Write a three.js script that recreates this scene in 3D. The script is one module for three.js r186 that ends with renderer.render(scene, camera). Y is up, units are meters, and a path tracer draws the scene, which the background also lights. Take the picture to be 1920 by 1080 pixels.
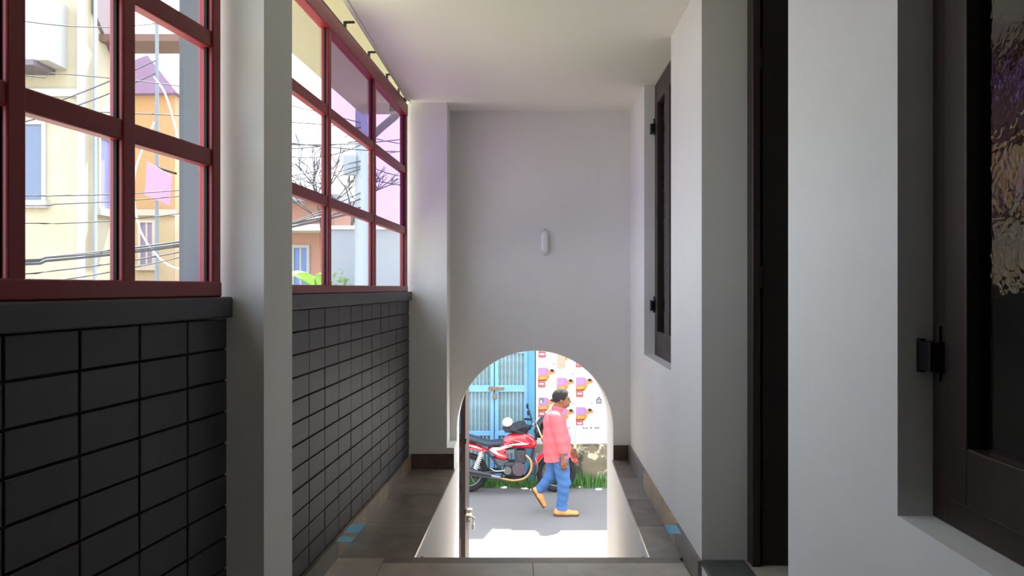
import * as THREE from 'three';
import { mergeGeometries } from 'three/addons/utils/BufferGeometryUtils.js';
import { RoundedBoxGeometry } from 'three/addons/geometries/RoundedBoxGeometry.js';

// ---------------------------------------------------------------- camera, sky, sun, exposure
const scene = new THREE.Scene();
const camera = new THREE.PerspectiveCamera(39.6, 1920 / 1080, 0.05, 200);
camera.position.set(0, 1.4, 0);
camera.lookAt(0, 1.4, -10);
const renderer = new THREE.WebGLRenderer({ antialias: true });
renderer.toneMapping = THREE.LinearToneMapping;
renderer.toneMappingExposure = 2.0;
renderer.shadowMap.enabled = true;

function skyTexture() {                                   // bright hazy midday sky: pale at the horizon, a little bluer overhead
  const w = 64, h = 128, data = new Float32Array(w * h * 4);
  for (let j = 0; j < h; j++) {
    const el = Math.max(0, (j + 0.5) / h - 0.5) * 2;
    for (let i = 0; i < w; i++) {
      const k = (j * w + i) * 4, t = Math.pow(el, 0.8);
      data[k] = 2.15 - 0.65 * t; data[k + 1] = 2.25 - 0.35 * t; data[k + 2] = 2.45 + 0.1 * t; data[k + 3] = 1;
    }
  }
  const t = new THREE.DataTexture(data, w, h, THREE.RGBAFormat, THREE.FloatType);
  t.mapping = THREE.EquirectangularReflectionMapping; t.magFilter = THREE.LinearFilter; t.needsUpdate = true;
  return t;
}
scene.background = skyTexture();
const sun = new THREE.DirectionalLight(0xfff3df, 15);
sun.position.set(2.2, 17.5, -9.2 - 9.3); sun.target.position.set(0, 0, -9.2);
sun.castShadow = true; sun.shadow.mapSize.set(4096, 4096); sun.shadow.radius = 1;
Object.assign(sun.shadow.camera, { left: -16, right: 16, top: 16, bottom: -16, near: 1, far: 60 });
scene.add(sun, sun.target);

// ---------------------------------------------------------------- helpers
const STREET = -1.71;
let seed = 7;
const rnd = () => { seed = (seed * 1664525 + 1013904223) >>> 0; return seed / 4294967296; };
const rr = (a, b) => a + (b - a) * rnd();
const taken = new Map();
function numbered(name) { const n = taken.get(name) ?? 0; taken.set(name, n + 1); return n ? `${name}_${String(n).padStart(3, '0')}` : name; }
function mesh(name, geo, mat, parent) {
  const m = new THREE.Mesh(geo, mat); m.castShadow = m.receiveShadow = true; m.name = parent ? name : numbered(name);
  (parent ?? scene).add(m); return m;
}
function tag(o, label, category, group, kind) {
  o.userData.label = label; o.userData.category = category;
  if (group) o.userData.group = group;
  if (kind) o.userData.kind = kind;
  return o;
}
function thing(name, label, category, pos = [0, 0, 0], turn = 0, group, kind) {
  const g = new THREE.Group(); g.name = numbered(name); g.position.set(...pos); g.rotation.y = turn; scene.add(g);
  return tag(g, label, category, group, kind);
}
const structure = (name, geo, mat, label, category) => tag(mesh(name, geo, mat), label, category, null, 'structure');
function metreUV(geo) {                                   // box-projected texture coordinates in metres
  const g = geo.index ? geo.toNonIndexed() : geo;
  if (!g.attributes.normal) g.computeVertexNormals();
  const p = g.attributes.position, n = g.attributes.normal, uv = new Float32Array(p.count * 2);
  for (let i = 0; i < p.count; i++) {
    const ax = Math.abs(n.getX(i)), ay = Math.abs(n.getY(i)), az = Math.abs(n.getZ(i));
    let a, b;
    if (ay > ax && ay > az) { a = p.getX(i); b = p.getZ(i); } else if (ax > az) { a = p.getZ(i); b = p.getY(i); } else { a = p.getX(i); b = p.getY(i); }
    uv[i * 2] = a; uv[i * 2 + 1] = b;
  }
  g.setAttribute('uv', new THREE.BufferAttribute(uv, 2));
  return g;
}
// box from ranges; the third range is distance ahead of the viewer's end of the corridor (d = -z)
function bx(x0, x1, y0, y1, d0, d1) {
  const g = new THREE.BoxGeometry(Math.abs(x1 - x0), Math.abs(y1 - y0), Math.abs(d1 - d0));
  g.translate((x0 + x1) / 2, (y0 + y1) / 2, -(d0 + d1) / 2);
  return metreUV(g);
}
// soft-edged box in plain local axes
function rbox(w, h, t, r, x = 0, y = 0, z = 0) { const g = new RoundedBoxGeometry(w, h, t, 2, Math.min(r, w / 2.01, h / 2.01, t / 2.01)); g.translate(x, y, z); return metreUV(g); }
// vertical prism over a plan polygon [[x, d], ...]
function prism(plan, y0, y1) {
  const s = new THREE.Shape(plan.map(([x, d]) => new THREE.Vector2(x, d)));
  const g = new THREE.ExtrudeGeometry(s, { depth: y1 - y0, bevelEnabled: false });
  g.rotateX(-Math.PI / 2); g.translate(0, y0, 0);
  return metreUV(g);
}
const merge = (list) => mergeGeometries(list.map((g) => { const q = g.index ? g.toNonIndexed() : g; for (const k of Object.keys(q.attributes)) if (!['position', 'normal', 'uv'].includes(k)) q.deleteAttribute(k); return q; }), false);
const V = (x, y, z) => new THREE.Vector3(x, y, z);
function tube(pts, r, seg = 16, rad = 6, tension = 0.5) { return new THREE.TubeGeometry(new THREE.CatmullRomCurve3(pts.map((p) => V(...p)), false, 'catmullrom', tension), seg, r, rad, false); }
function rod(a, b, r0, r1 = r0, rad = 10) {
  const A = V(...a), B = V(...b), g = new THREE.CylinderGeometry(r1, r0, A.distanceTo(B), rad);
  g.applyQuaternion(new THREE.Quaternion().setFromUnitVectors(V(0, 1, 0), B.clone().sub(A).normalize()));
  const c = A.add(B).multiplyScalar(0.5); g.translate(c.x, c.y, c.z); return g;
}
function extrudeXY(pts, t, bevel = 0, curve = false) {     // outline in x,y; thickness t centred on z = 0
  const v = pts.map((p) => new THREE.Vector2(...p));
  const s = new THREE.Shape(); s.moveTo(v[0].x, v[0].y);
  if (curve) s.splineThru([...v.slice(1), v[0]]); else for (const q of v.slice(1)) s.lineTo(q.x, q.y);
  const g = new THREE.ExtrudeGeometry(s, { depth: t - 2 * bevel, bevelEnabled: bevel > 0, bevelSize: bevel, bevelThickness: bevel, bevelOffset: -bevel, bevelSegments: 3, curveSegments: 10 });
  g.translate(0, 0, -t / 2 + bevel); return g;
}
// tile with a chamfered front, back at z = 0, face at z = t (18 triangles)
function chamferTile(w, h, t, b) {
  const ring = (x, y, z) => [[-x, -y, z], [x, -y, z], [x, y, z], [-x, y, z]];
  const A = ring(w / 2, h / 2, 0), B = ring(w / 2, h / 2, t - b), C = ring(w / 2 - b, h / 2 - b, t), pos = [];
  const quad = (a, q, c, d) => pos.push(...a, ...q, ...c, ...a, ...c, ...d);
  for (let i = 0; i < 4; i++) { const j = (i + 1) % 4; quad(A[i], A[j], B[j], B[i]); quad(B[i], B[j], C[j], C[i]); }
  quad(...C);
  const g = new THREE.BufferGeometry(); g.setAttribute('position', new THREE.Float32BufferAttribute(pos, 3)); g.computeVertexNormals();
  return metreUV(g);
}

// ---------------------------------------------------------------- textures
function hash(x, y, s) { let n = (x * 374761393 + y * 668265263 + s * 974634777) | 0; n = Math.imul(n ^ (n >>> 13), 1274126177); return ((n ^ (n >>> 16)) >>> 0) / 4294967296; }
function vnoise(x, y, per, s) {
  const xi = Math.floor(x), yi = Math.floor(y), fx = x - xi, fy = y - yi, w = (v) => ((v % per) + per) % per;
  const u = fx * fx * (3 - 2 * fx), v = fy * fy * (3 - 2 * fy), a = hash(w(xi), w(yi), s), b = hash(w(xi + 1), w(yi), s), c = hash(w(xi), w(yi + 1), s), d = hash(w(xi + 1), w(yi + 1), s);
  return a + (b - a) * u + (c - a) * v + (a - b - c + d) * u * v;
}
function fbm(u, v, base, oct, s) { let a = 0, w = 0.5, f = base, t = 0; for (let i = 0; i < oct; i++) { a += w * vnoise(u * f, v * f, f, s + i); t += w; w *= 0.55; f *= 2; } return a / t; }
function dataTex(n, fn, srgb, metres = 1) {                // fn(u, v) -> [r, g, b] 0..1, tileable; one repeat covers `metres`
  const data = new Uint8Array(n * n * 4);
  for (let j = 0; j < n; j++) for (let i = 0; i < n; i++) { const c = fn(i / n, j / n), k = (j * n + i) * 4; for (let q = 0; q < 3; q++) data[k + q] = Math.max(0, Math.min(255, c[q] * 255)); data[k + 3] = 255; }
  const t = new THREE.DataTexture(data, n, n, THREE.RGBAFormat); t.wrapS = t.wrapT = THREE.RepeatWrapping; t.magFilter = THREE.LinearFilter; t.repeat.set(1 / metres, 1 / metres);
  if (srgb) t.colorSpace = THREE.SRGBColorSpace; t.needsUpdate = true; return t;
}
const grey = (v) => [v, v, v];
const mixc = (a, b, t) => [a[0] + (b[0] - a[0]) * t, a[1] + (b[1] - a[1]) * t, a[2] + (b[2] - a[2]) * t];
const hexc = (h) => [(h >> 16 & 255) / 255, (h >> 8 & 255) / 255, (h & 255) / 255];
const std = (o) => new THREE.MeshStandardMaterial(o);
const plain = (hex, roughness = 0.6, metalness = 0) => std({ color: hex, roughness, metalness });

const trowel = dataTex(256, (u, v) => grey(0.6 * fbm(u, v, 5, 5, 11) + 0.4 * vnoise(u * 40, v * 8, 8, 3)), false, 1.3);
const plasterMap = dataTex(256, (u, v) => mixc(hexc(0xebeae6), hexc(0xe2e1dd), fbm(u, v, 4, 5, 21)), true, 1.7);
const stoneMap = (a, b, s, m = 0.9) => dataTex(256, (u, v) => { const w = fbm(u, v, 3, 4, s) * 0.35; const n = fbm(u + w, v * 1 + w, 6, 5, s + 9); return mixc(hexc(a), hexc(b), Math.min(1, Math.max(0, (n - 0.3) * 2.4))); }, true, m);
const woodMap = (a, b, s) => dataTex(256, (u, v) => { const n = 0.7 * vnoise(u * 48, v * 3, 48, s) + 0.3 * fbm(u, v, 8, 3, s + 2); return mixc(hexc(a), hexc(b), n); }, true, 0.6);

const M = {
  white: std({ map: plasterMap, roughness: 0.85, bumpMap: trowel, bumpScale: 0.0012 }),
  ceiling: std({ color: 0xe9e8e1, roughness: 0.9, bumpMap: trowel, bumpScale: 0.0006 }),
  joint: plain(0x0b0b0c, 0.9),
  tiles: [0x36363a, 0x333338, 0x39393d].map((c) => std({ color: c, roughness: 0.5, bumpMap: trowel, bumpScale: 0.0008 })),
  cap: std({ color: 0x3a3a3f, roughness: 0.45, bumpMap: trowel, bumpScale: 0.0008 }),
  red: std({ color: 0x8a1a22, roughness: 0.38, bumpMap: trowel, bumpScale: 0.0005 }),
  putty: plain(0x08090a, 0.8),
  glass: new THREE.MeshPhysicalMaterial({ color: 0xfafdff, roughness: 0, transmission: 1, thickness: 0, ior: 1.5 }),
  purpleGlass: new THREE.MeshPhysicalMaterial({ color: 0x9984b8, roughness: 0, transmission: 1, thickness: 0, ior: 1.5 }),
  wood: std({ map: woodMap(0x31201c, 0x221513, 5), roughness: 0.45 }),
  darkWood: std({ map: woodMap(0x1d1210, 0x140c0b, 8), roughness: 0.55 }),
  black: plain(0x101011, 0.5), iron: std({ color: 0x1a1a1b, roughness: 0.45, metalness: 0.6 }),
  ledge: std({ map: stoneMap(0x7e756b, 0x988f84, 31), roughness: 0.28 }),
  skirtA: std({ map: stoneMap(0x8c7a63, 0xa89377, 41), roughness: 0.35 }),
  skirtB: std({ map: stoneMap(0x6a625b, 0x847b73, 43), roughness: 0.35 }),
  skirtC: std({ map: stoneMap(0x9c8867, 0xb89f78, 45), roughness: 0.35 }),
  skirtD: std({ map: stoneMap(0x54473f, 0x6b5c52, 47), roughness: 0.35 }),
  landing: std({ map: stoneMap(0xb2a99b, 0xc6bdae, 51), roughness: 0.3 }),
  nosing: std({ map: stoneMap(0x7f746a, 0x95897d, 53), roughness: 0.35 }),
  tape: plain(0x86d2f4, 0.6),
  soffit: std({ color: 0xaaa58a, roughness: 0.8, bumpMap: trowel, bumpScale: 0.001 }),
  exteriorGrey: std({ color: 0x8a9098, roughness: 0.7, bumpMap: trowel, bumpScale: 0.001 }),
};
M.rippled = new THREE.MeshPhysicalMaterial({ color: 0xcfd8d4, roughness: 0.04, transmission: 1, thickness: 0, ior: 1.5,
  bumpMap: dataTex(256, (u, v) => grey(fbm(u, v, 26, 3, 77)), false, 0.5), bumpScale: 0.0008 });

// ---------------------------------------------------------------- the corridor shell
// plan lines, x as a function of the distance d ahead
const leftFar = (d) => -1.167 + 0.059 * d;               // left wall beyond the pillar
const leftNear = (d) => -1.296 + 0.147 * d;              // left wall beside the viewer
const rightX = (d) => 0.788 + 0.027 * d;                 // right wall
const wellL = (d) => -0.513 + 0.0325 * (d - 4.15);        // stairwell sides
const wellR = (d) => 0.72 + 0.043 * (d - 4.15);
const H = 2.84, FAR = 6.52, PIL = 6.21, FRONT = 6.92;

// far wall with the arched street doorway
{
  const arch = { x: 0.187, y: 0.2525, r: 0.635 };
  const s = new THREE.Shape([[-0.86, STREET], [arch.x - arch.r, STREET], [arch.x - arch.r, arch.y]].map((p) => new THREE.Vector2(...p)));
  s.absarc(arch.x, arch.y, arch.r, Math.PI, 0, true);
  for (const p of [[arch.x + arch.r, STREET], [3.8, STREET], [3.8, 2.95], [-0.86, 2.95]]) s.lineTo(...p);
  const g = new THREE.ExtrudeGeometry(s, { depth: FRONT - FAR, bevelEnabled: true, bevelSize: 0.006, bevelThickness: 0.006, bevelSegments: 2, bevelOffset: -0.006, curveSegments: 40 });
  g.translate(0, 0, -FRONT);
  structure('wall_far', metreUV(g), M.white, 'white end wall pierced by an arched doorway to the street', 'wall');
  structure('wall_pilaster', prism([[leftFar(PIL) - 0.05, PIL], [-0.505, PIL], [-0.505, FAR], [leftFar(PIL) - 0.05, FAR]], 0, H), M.white, 'white pilaster between the red window and the end wall', 'wall');
  structure('wall_plinth', bx(leftFar(PIL), -0.449, -0.4, 0.16, PIL - 0.01, FAR), M.white, 'low white plinth block at the foot of the pilaster', 'wall');
}
// right wall with window, doorway, window
{
  const T = 0.235, seg = (d0, d1, y0, y1) => prism([[rightX(d0), d0], [rightX(d0) + T, d0], [rightX(d1) + T, d1], [rightX(d1), d1]], y0, y1);
  const g = merge([seg(5.70, FAR, -0.02, H), seg(4.59, 5.70, -0.02, 0.925), seg(3.75, 4.59, -0.02, H), seg(2.476, 3.75, -0.02, 0.1), seg(1.732, 2.476, -0.02, H), seg(0.2, 1.732, -0.02, 0.907), seg(-3, 0.2, -0.02, H)]);
  structure('wall_right', g, M.white, 'white right-hand wall with a doorway between two recessed windows', 'wall');
  structure('wall_back', bx(-1.9, 3.8, -0.02, H, -3.2, -3), M.darkWood, 'dark timber partition closing the corridor at the back', 'wall');
}
// ceiling, roof
{
  structure('ceiling', prism([[-1.0, FAR], [-0.806, FAR], [-0.806, 6.0], [-0.865, 2.9], [-0.98, 2.84], [leftNear(2.57) - 0.03, 2.57], [leftNear(-3) - 0.02, -3], [3.8, -3], [3.8, FAR]], H, 2.95), M.ceiling, 'pale plastered corridor ceiling', 'ceiling');
  const bead = prism([[-0.842, 4.0], [-0.806, 6.2], [-0.788, 6.2], [-0.822, 4.0]], H - 0.008, H);
  const bead2 = prism([[-0.865, 2.86], [-0.842, 4.0], [-0.822, 4.0], [-0.845, 2.86]], H - 0.008, H);
  structure('trim_1', merge([bead, bead2]), M.ceiling, 'thin plaster bead along the left edge of the ceiling', 'trim');
  structure('roof_eave', prism([[-1.98, -3.2], [3.9, -3.2], [3.9, 7.15], [-1.34, 7.15]], 2.952, 3.12), M.soffit, 'cream underside of the eave above the red windows', 'eave');
}
// floor: landing, ledges beside the stairwell, each made of separate slabs
{
  const g = thing('floor', 'grey brown stone floor around the stairwell', 'floor', [0, 0, 0], 0, null, 'structure');
  mesh('floor_bed', merge([prism([[leftNear(-3) - 0.1, -3.2], [3.8, -3.2], [3.8, 4.10], [-1.15, 4.10]], STREET, -0.02), prism([[-1.1, 4.10], [wellL(4.10), 4.10], [wellL(FAR), FAR], [-1.1, FAR]], STREET, -0.02), prism([[wellR(4.10), 4.10], [3.8, 4.10], [3.8, FAR], [wellR(FAR), FAR]], STREET, -0.02)]), M.white, g);
  const slab = (x0a, x1a, x0b, x1b, d0, d1, m, name = 'slab') => mesh(name, prism([[x0a + 0.0015, d0 + 0.0015], [x1a - 0.0015, d0 + 0.0015], [x1b - 0.0015, d1 - 0.0015], [x0b + 0.0015, d1 - 0.0015]], -0.02, 0), m, g);
  const cuts = [4.15, 4.78, 5.42, 5.96, 6.2];
  for (let i = 0; i < 4; i++) slab(leftFar(cuts[i]) + 0.015, wellL(cuts[i]) + 0.006, leftFar(cuts[i + 1]) + 0.015, wellL(cuts[i + 1]) + 0.006, cuts[i], cuts[i + 1], M.ledge);
  const cr = [4.15, 4.7, 5.3, 5.9, 6.52];
  for (let i = 0; i < 4; i++) slab(wellR(cr[i]) - 0.006, rightX(cr[i]) - 0.015, wellR(cr[i + 1]) - 0.006, rightX(cr[i + 1]) - 0.015, cr[i], cr[i + 1], i % 2 ? M.skirtB : M.ledge);
  slab(-0.66, 0.87, -0.66, 0.87, 4.075, 4.158, M.nosing, 'nosing');
  slab(-0.92, -0.66, -0.92, -0.66, 3.55, 4.15, M.landing); slab(-0.66, 0.105, -0.66, 0.105, 3.55, 4.075, M.landing); slab(0.105, 0.87, 0.105, 0.87, 3.55, 4.075, M.landing);
  for (let i = 0; i < 6; i++) for (let j = 0; j < 3; j++) slab(-1.25 + j * 0.72, -0.53 + j * 0.72, -1.25 + j * 0.72, -0.53 + j * 0.72, 3.55 - (i + 1) * 0.6, 3.55 - i * 0.6, M.landing);
}
// staircase down to the street
{
  const g = thing('staircase', 'stone staircase dropping from the landing to the arched doorway', 'staircase', [0, 0, 0], 0, null, 'structure');
  for (let k = 1; k <= 8; k++) {
    const d0 = 4.15 + (k - 1) * 0.29, d1 = k === 8 ? FRONT : d0 + 0.29, y = -0.19 * k, c = (d) => Math.max(wellL(d), -0.449 - (d > FAR ? 0 : 9)), e = (d) => wellR(Math.min(d, FAR));
    mesh('step', prism([[c(d0), d0 - 0.03], [e(d0), d0 - 0.03], [e(d1), d1], [c(d1), d1]], STREET, y), M.nosing, g);
    for (const s of [0, 1]) {
      const x = (d) => (s ? wellR(d) : wellL(d)), q = s ? -0.012 : 0.012, e1 = Math.min(d1, FAR - 0.01);
      mesh('stair_skirting', prism([[x(d0), d0], [x(d0) + q, d0], [x(e1) + q, e1], [x(e1), e1]], y, y + 0.1), M.skirtB, g);
    }
  }
}
// stone skirting strips, piece by piece
{
  const L = thing('baseboard_left', 'tan and grey stone skirting under the charcoal tiled wall', 'baseboard', [0, 0, 0], 0, null, 'structure');
  const cl = [2.9, 3.45, 3.98, 4.15, 4.75, 5.35, 5.85, 6.2], ml = [M.skirtD, M.skirtB, M.skirtB, M.skirtA, M.skirtA, M.skirtB, M.skirtA];
  for (let i = 0; i < 7; i++) mesh('skirting_piece', prism([[leftFar(cl[i]), cl[i] + 0.001], [leftFar(cl[i]) + 0.022, cl[i] + 0.001], [leftFar(cl[i + 1]) + 0.022, cl[i + 1] - 0.001], [leftFar(cl[i + 1]), cl[i + 1] - 0.001]], 0, 0.1), ml[i], L);
  const R = thing('baseboard_right', 'grey and tan stone skirting along the white right wall', 'baseboard', [0, 0, 0], 0, null, 'structure');
  const cr = [3.75, 4.35, 5.0, 5.62, 6.52], mr = [M.skirtB, M.skirtC, M.skirtC, M.skirtB];
  for (let i = 0; i < 4; i++) mesh('skirting_piece', prism([[rightX(cr[i]) - 0.018, cr[i] + 0.001], [rightX(cr[i]), cr[i] + 0.001], [rightX(cr[i + 1]), cr[i + 1] - 0.001], [rightX(cr[i + 1]) - 0.018, cr[i + 1] - 0.001]], 0, 0.12), mr[i], R);
  const F = thing('baseboard_far', 'dark brown stone skirting beside the arched doorway', 'baseboard', [0, 0, 0], 0, null, 'structure');
  mesh('skirting_piece', bx(leftFar(PIL) + 0.022, -0.45, 0, 0.115, PIL - 0.026, PIL - 0.01), M.skirtD, F);
  mesh('skirting_piece', bx(0.826, 0.95, 0, 0.12, FAR - 0.014, FAR), M.skirtD, F);
}
// left wall: charcoal tiled dado under a projecting cap
const turnOf = (slope) => Math.atan2(1, slope);
function dado(name, x0, d0, slope, len0, len1, pitch, label, rows = 12) {
  const g = thing(name, label, 'wall', [x0, 0, -d0], turnOf(slope), null, 'structure');
  const L = len1 - len0, base = rbox(L, 1.3 - STREET, 0.2, 0.002, (len0 + len1) / 2, (1.3 + STREET) / 2, -0.1 - 0.006);
  mesh('wall_bed', base, M.joint, g);
  const course = (1.305 - 0.1) / rows, n = Math.ceil(L / pitch);
  const geos = [0, 1, 2].map((k) => chamferTile(pitch - 0.007, course - 0.007, 0.007 + k * 0.0008, 0.002));
  const cutGeo = new Map();
  for (let i = 0; i < n; i++) {
    const a = len1 - i * pitch, b = Math.max(len0, a - pitch), w = a - b;
    for (let j = 0; j < rows; j++) {
      let geo = geos[Math.floor(rnd() * 3)];
      if (w < pitch - 0.001) { if (w < 0.03) continue; if (!cutGeo.has(w)) cutGeo.set(w, chamferTile(w - 0.007, course - 0.007, 0.008, 0.002)); geo = cutGeo.get(w); }
      const t = mesh('tile', geo, M.tiles[Math.floor(rnd() * 3)], g); t.position.set((a + b) / 2, 0.1 + (j + 0.5) * course, -0.006); t.rotation.z = rr(-0.002, 0.002);
    }
  }
  mesh('cap', rbox(L, 0.067, 0.26, 0.008, (len0 + len1) / 2, 1.3385, -0.106), M.cap, g);
  return g;
}
dado('wall_left', leftNear(2.573), 2.573, 0.147, -5.6, 0, 0.2322, 'charcoal tiled low wall under the nearer red window');
dado('wall_left_001', leftFar(2.84), 2.84, 0.059, 0, 3.39, 0.25, 'charcoal tiled low wall under the farther red window');
// pillar between the two windows
structure('wall_pillar', prism([[leftNear(2.573) - 0.03, 2.573], [-0.798, 2.573], [-0.782, 2.845], [leftFar(2.845) - 0.05, 2.845]], 0, H + 0.11), M.white, 'white square pillar between the two red windows', 'pillar');
structure('wall_outer_pier', prism([[-1.115, 2.68], [-0.96, 2.66], [-0.96, 2.85], [-1.17, 2.85]], STREET, 2.95), std({ color: 0x565d66, roughness: 0.7, bumpMap: trowel, bumpScale: 0.001 }), 'slate grey outer pier seen through the nearer red window', 'pillar');
// wall above the near window
structure('wall_left_upper', merge([prism([[leftNear(2.573) - 0.17, 2.573], [leftNear(2.573) - 0.04, 2.573], [leftNear(-3) - 0.04, -3], [leftNear(-3) - 0.17, -3]], 2.70, 2.95), prism([[leftNear(1.3) - 0.17, 1.3], [leftNear(1.3) - 0.04, 1.3], [leftNear(-3) - 0.04, -3], [leftNear(-3) - 0.17, -3]], 1.37, 2.70)]), M.white, 'white wall above and beside the nearer red window', 'wall');

// ---------------------------------------------------------------- red windows on the left
function redWindow(name, x0, d0, slope, len0, len1, xs, ys, top, label, purple, sill = 1.372) {
  const g = thing(name, label, 'window', [x0, 0, -d0], turnOf(slope), null, 'structure');
  xs = [...xs].sort((a, b) => a - b);
  const zf = 0.0, depth = 0.04, w = 0.054;
  const bar = (a, b, c, d, dz = depth, z = zf) => { const q = rbox(b - a, d - c, dz, 0.006, (a + b) / 2, (c + d) / 2, z - dz / 2); return q; };
  mesh('frame_bottom', bar(len0, len1, sill, ys[0], 0.055, 0.014), M.red, g);
  mesh('frame_top', bar(len0, len1, ys[ys.length - 1], top, 0.055, 0.014), M.red, g);
  mesh('frame_side', bar(len1 - 0.05, len1, sill, top, 0.05, 0.01), M.red, g); mesh('frame_side', bar(len0, len0 + 0.05, sill, top, 0.05, 0.01), M.red, g);
  for (const x of xs) mesh('mullion', bar(x - w / 2, x + w / 2, ys[0] - 0.01, ys[ys.length - 1] + 0.01, 0.04, 0.008), M.red, g);
  for (const y of ys.slice(1, -1)) mesh('glazing_bar', bar(len0, len1, y - w / 2, y + w / 2, 0.04, 0.004), M.red, g);
  const X = [len0 + 0.025, ...xs, len1 - 0.025];
  for (let i = 0; i + 1 < X.length; i++) for (let j = 0; j + 1 < ys.length; j++) {
    const a = X[i] + w / 2, b = X[i + 1] - w / 2, c = ys[j] + (j ? w / 2 : 0), d = ys[j + 1] - (j + 2 < ys.length ? w / 2 : 0);
    const p = new THREE.PlaneGeometry(b - a + 0.01, d - c + 0.01); p.translate((a + b) / 2, (c + d) / 2, -0.016);
    const col = X.length - 2 - i, isP = purple(col, j);
    const pane = mesh('pane', p, isP ? M.purpleGlass : M.glass, g); if (isP) pane.userData.label = 'purple tinted pane';
    const t = 0.006, bead = (x0b, x1b, y0b, y1b) => rbox(x1b - x0b, y1b - y0b, 0.010, 0.001, (x0b + x1b) / 2, (y0b + y1b) / 2, -0.011);
    mesh('gasket', merge([bead(a, a + t, c, d), bead(b - t, b, c, d)]), M.putty, g);
  }
  return g;
}
{
  const s = (d) => (d - 2.573) * 1.0107;
  redWindow('window_1', leftNear(2.573) - 0.005, 2.573, 0.147, s(1.30), s(2.53), [2.07, 1.69].map(s), [1.42, 1.805, 2.172, 2.56], 2.70, 'red painted multi-pane window in front of the white pillar', () => false);
  const q = (d) => (d - 2.84) * 1.0017;
  redWindow('window_2', leftFar(2.84) - 0.005, 2.84, 0.059, q(2.86), q(6.13), [3.07, 4.066, 5.066].map(q), [1.415, 1.839, 2.297, 2.715], 2.805, 'red painted window with purple panes beside the white pilaster', (c, j) => (c === 0 && j > 0) || (c === 1 && j === 2));
  // black rail with clips on top of the far window
  const g = thing('curtain_rail', 'black rail with clips along the top of the red window with purple panes', 'rail', [leftFar(2.84) - 0.005, 2.806, -2.84], turnOf(0.059));
  mesh('rail', rbox(3.2, 0.022, 0.03, 0.004, 1.65, 0.011, -0.012), M.black, g);
  for (const d of [3.35, 3.86, 4.42, 4.98, 5.5, 5.9]) mesh('clip', merge([rbox(0.03, 0.05, 0.012, 0.003, q(d), 0.04, -0.012), rbox(0.02, 0.01, 0.06, 0.003, q(d), 0.062, 0.012)]), M.black, g);
}

// ---------------------------------------------------------------- brown windows and door on the right
function brownWindow(name, d0, d1, y0, y1, label, hinges) {
  const turn = turnOf(0.027) - Math.PI, mid = (d0 + d1) / 2;         // faces the corridor (-x)
  const g = thing(name, label, 'window', [rightX(mid) + 0.075, 0, -mid], turn, null, 'structure');
  const W = (d1 - d0) * 1.0004, h = y1 - y0, cy = (y0 + y1) / 2;                // local x runs towards the viewer, z into the corridor
  const fr = 0.06, dep = 0.06;
  const B = (a, b, c, d, z0, z1, r = 0.004) => rbox(b - a, d - c, z1 - z0, r, (a + b) / 2, (c + d) / 2, (z0 + z1) / 2);
  mesh('frame', merge([B(-W / 2, -W / 2 + fr, y0, y1, -dep, 0), B(W / 2 - fr, W / 2, y0, y1, -dep, 0), B(-W / 2 + fr, W / 2 - fr, y0, y0 + fr, -dep, 0), B(-W / 2 + fr, W / 2 - fr, y1 - fr, y1, -dep, 0)]), M.wood, g);
  const n = 2, sw = (W - 2 * fr) / n;
  for (let i = 0; i < n; i++) {
    const a = -W / 2 + fr + i * sw + 0.002, b = a + sw - 0.004, st = 0.085, z0 = -0.05, z1 = 0.006;
    const sash = mesh('sash', merge([B(a, a + st, y0 + fr, y1 - fr, z0, z1), B(b - st, b, y0 + fr, y1 - fr, z0, z1), B(a + st, b - st, y0 + fr, y0 + fr + 0.115, z0, z1), B(a + st, b - st, y1 - fr - 0.1, y1 - fr, z0, z1)]), M.wood, g);
    const p = new THREE.PlaneGeometry(b - a - 2 * st + 0.02, h - 2 * fr - 0.2); p.translate((a + b) / 2, cy, -0.02);
    mesh('pane', metreUV(p), M.rippled, sash);
  }
  for (const y of hinges) mesh('hinge', merge([rbox(0.06, 0.062, 0.035, 0.004, -W / 2 + 0.03, y, 0.017), rod([-W / 2 + 0.004, y - 0.036, 0.026], [-W / 2 + 0.004, y + 0.036, 0.026], 0.009).toNonIndexed(), rod([-W / 2 + 0.055, y - 0.05, 0.012], [-W / 2 + 0.055, y + 0.065, 0.012], 0.005).toNonIndexed()]), M.iron, g);
  return g;
}
brownWindow('window_3', 0.2, 1.732, 0.907, H, 'dark brown framed window with rippled glass nearest on the right', [1.255, 2.5]);
brownWindow('window_4', 4.59, 5.70, 0.925, H, 'narrow looking dark brown window farther along the right wall', [1.276, 2.53]);
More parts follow.
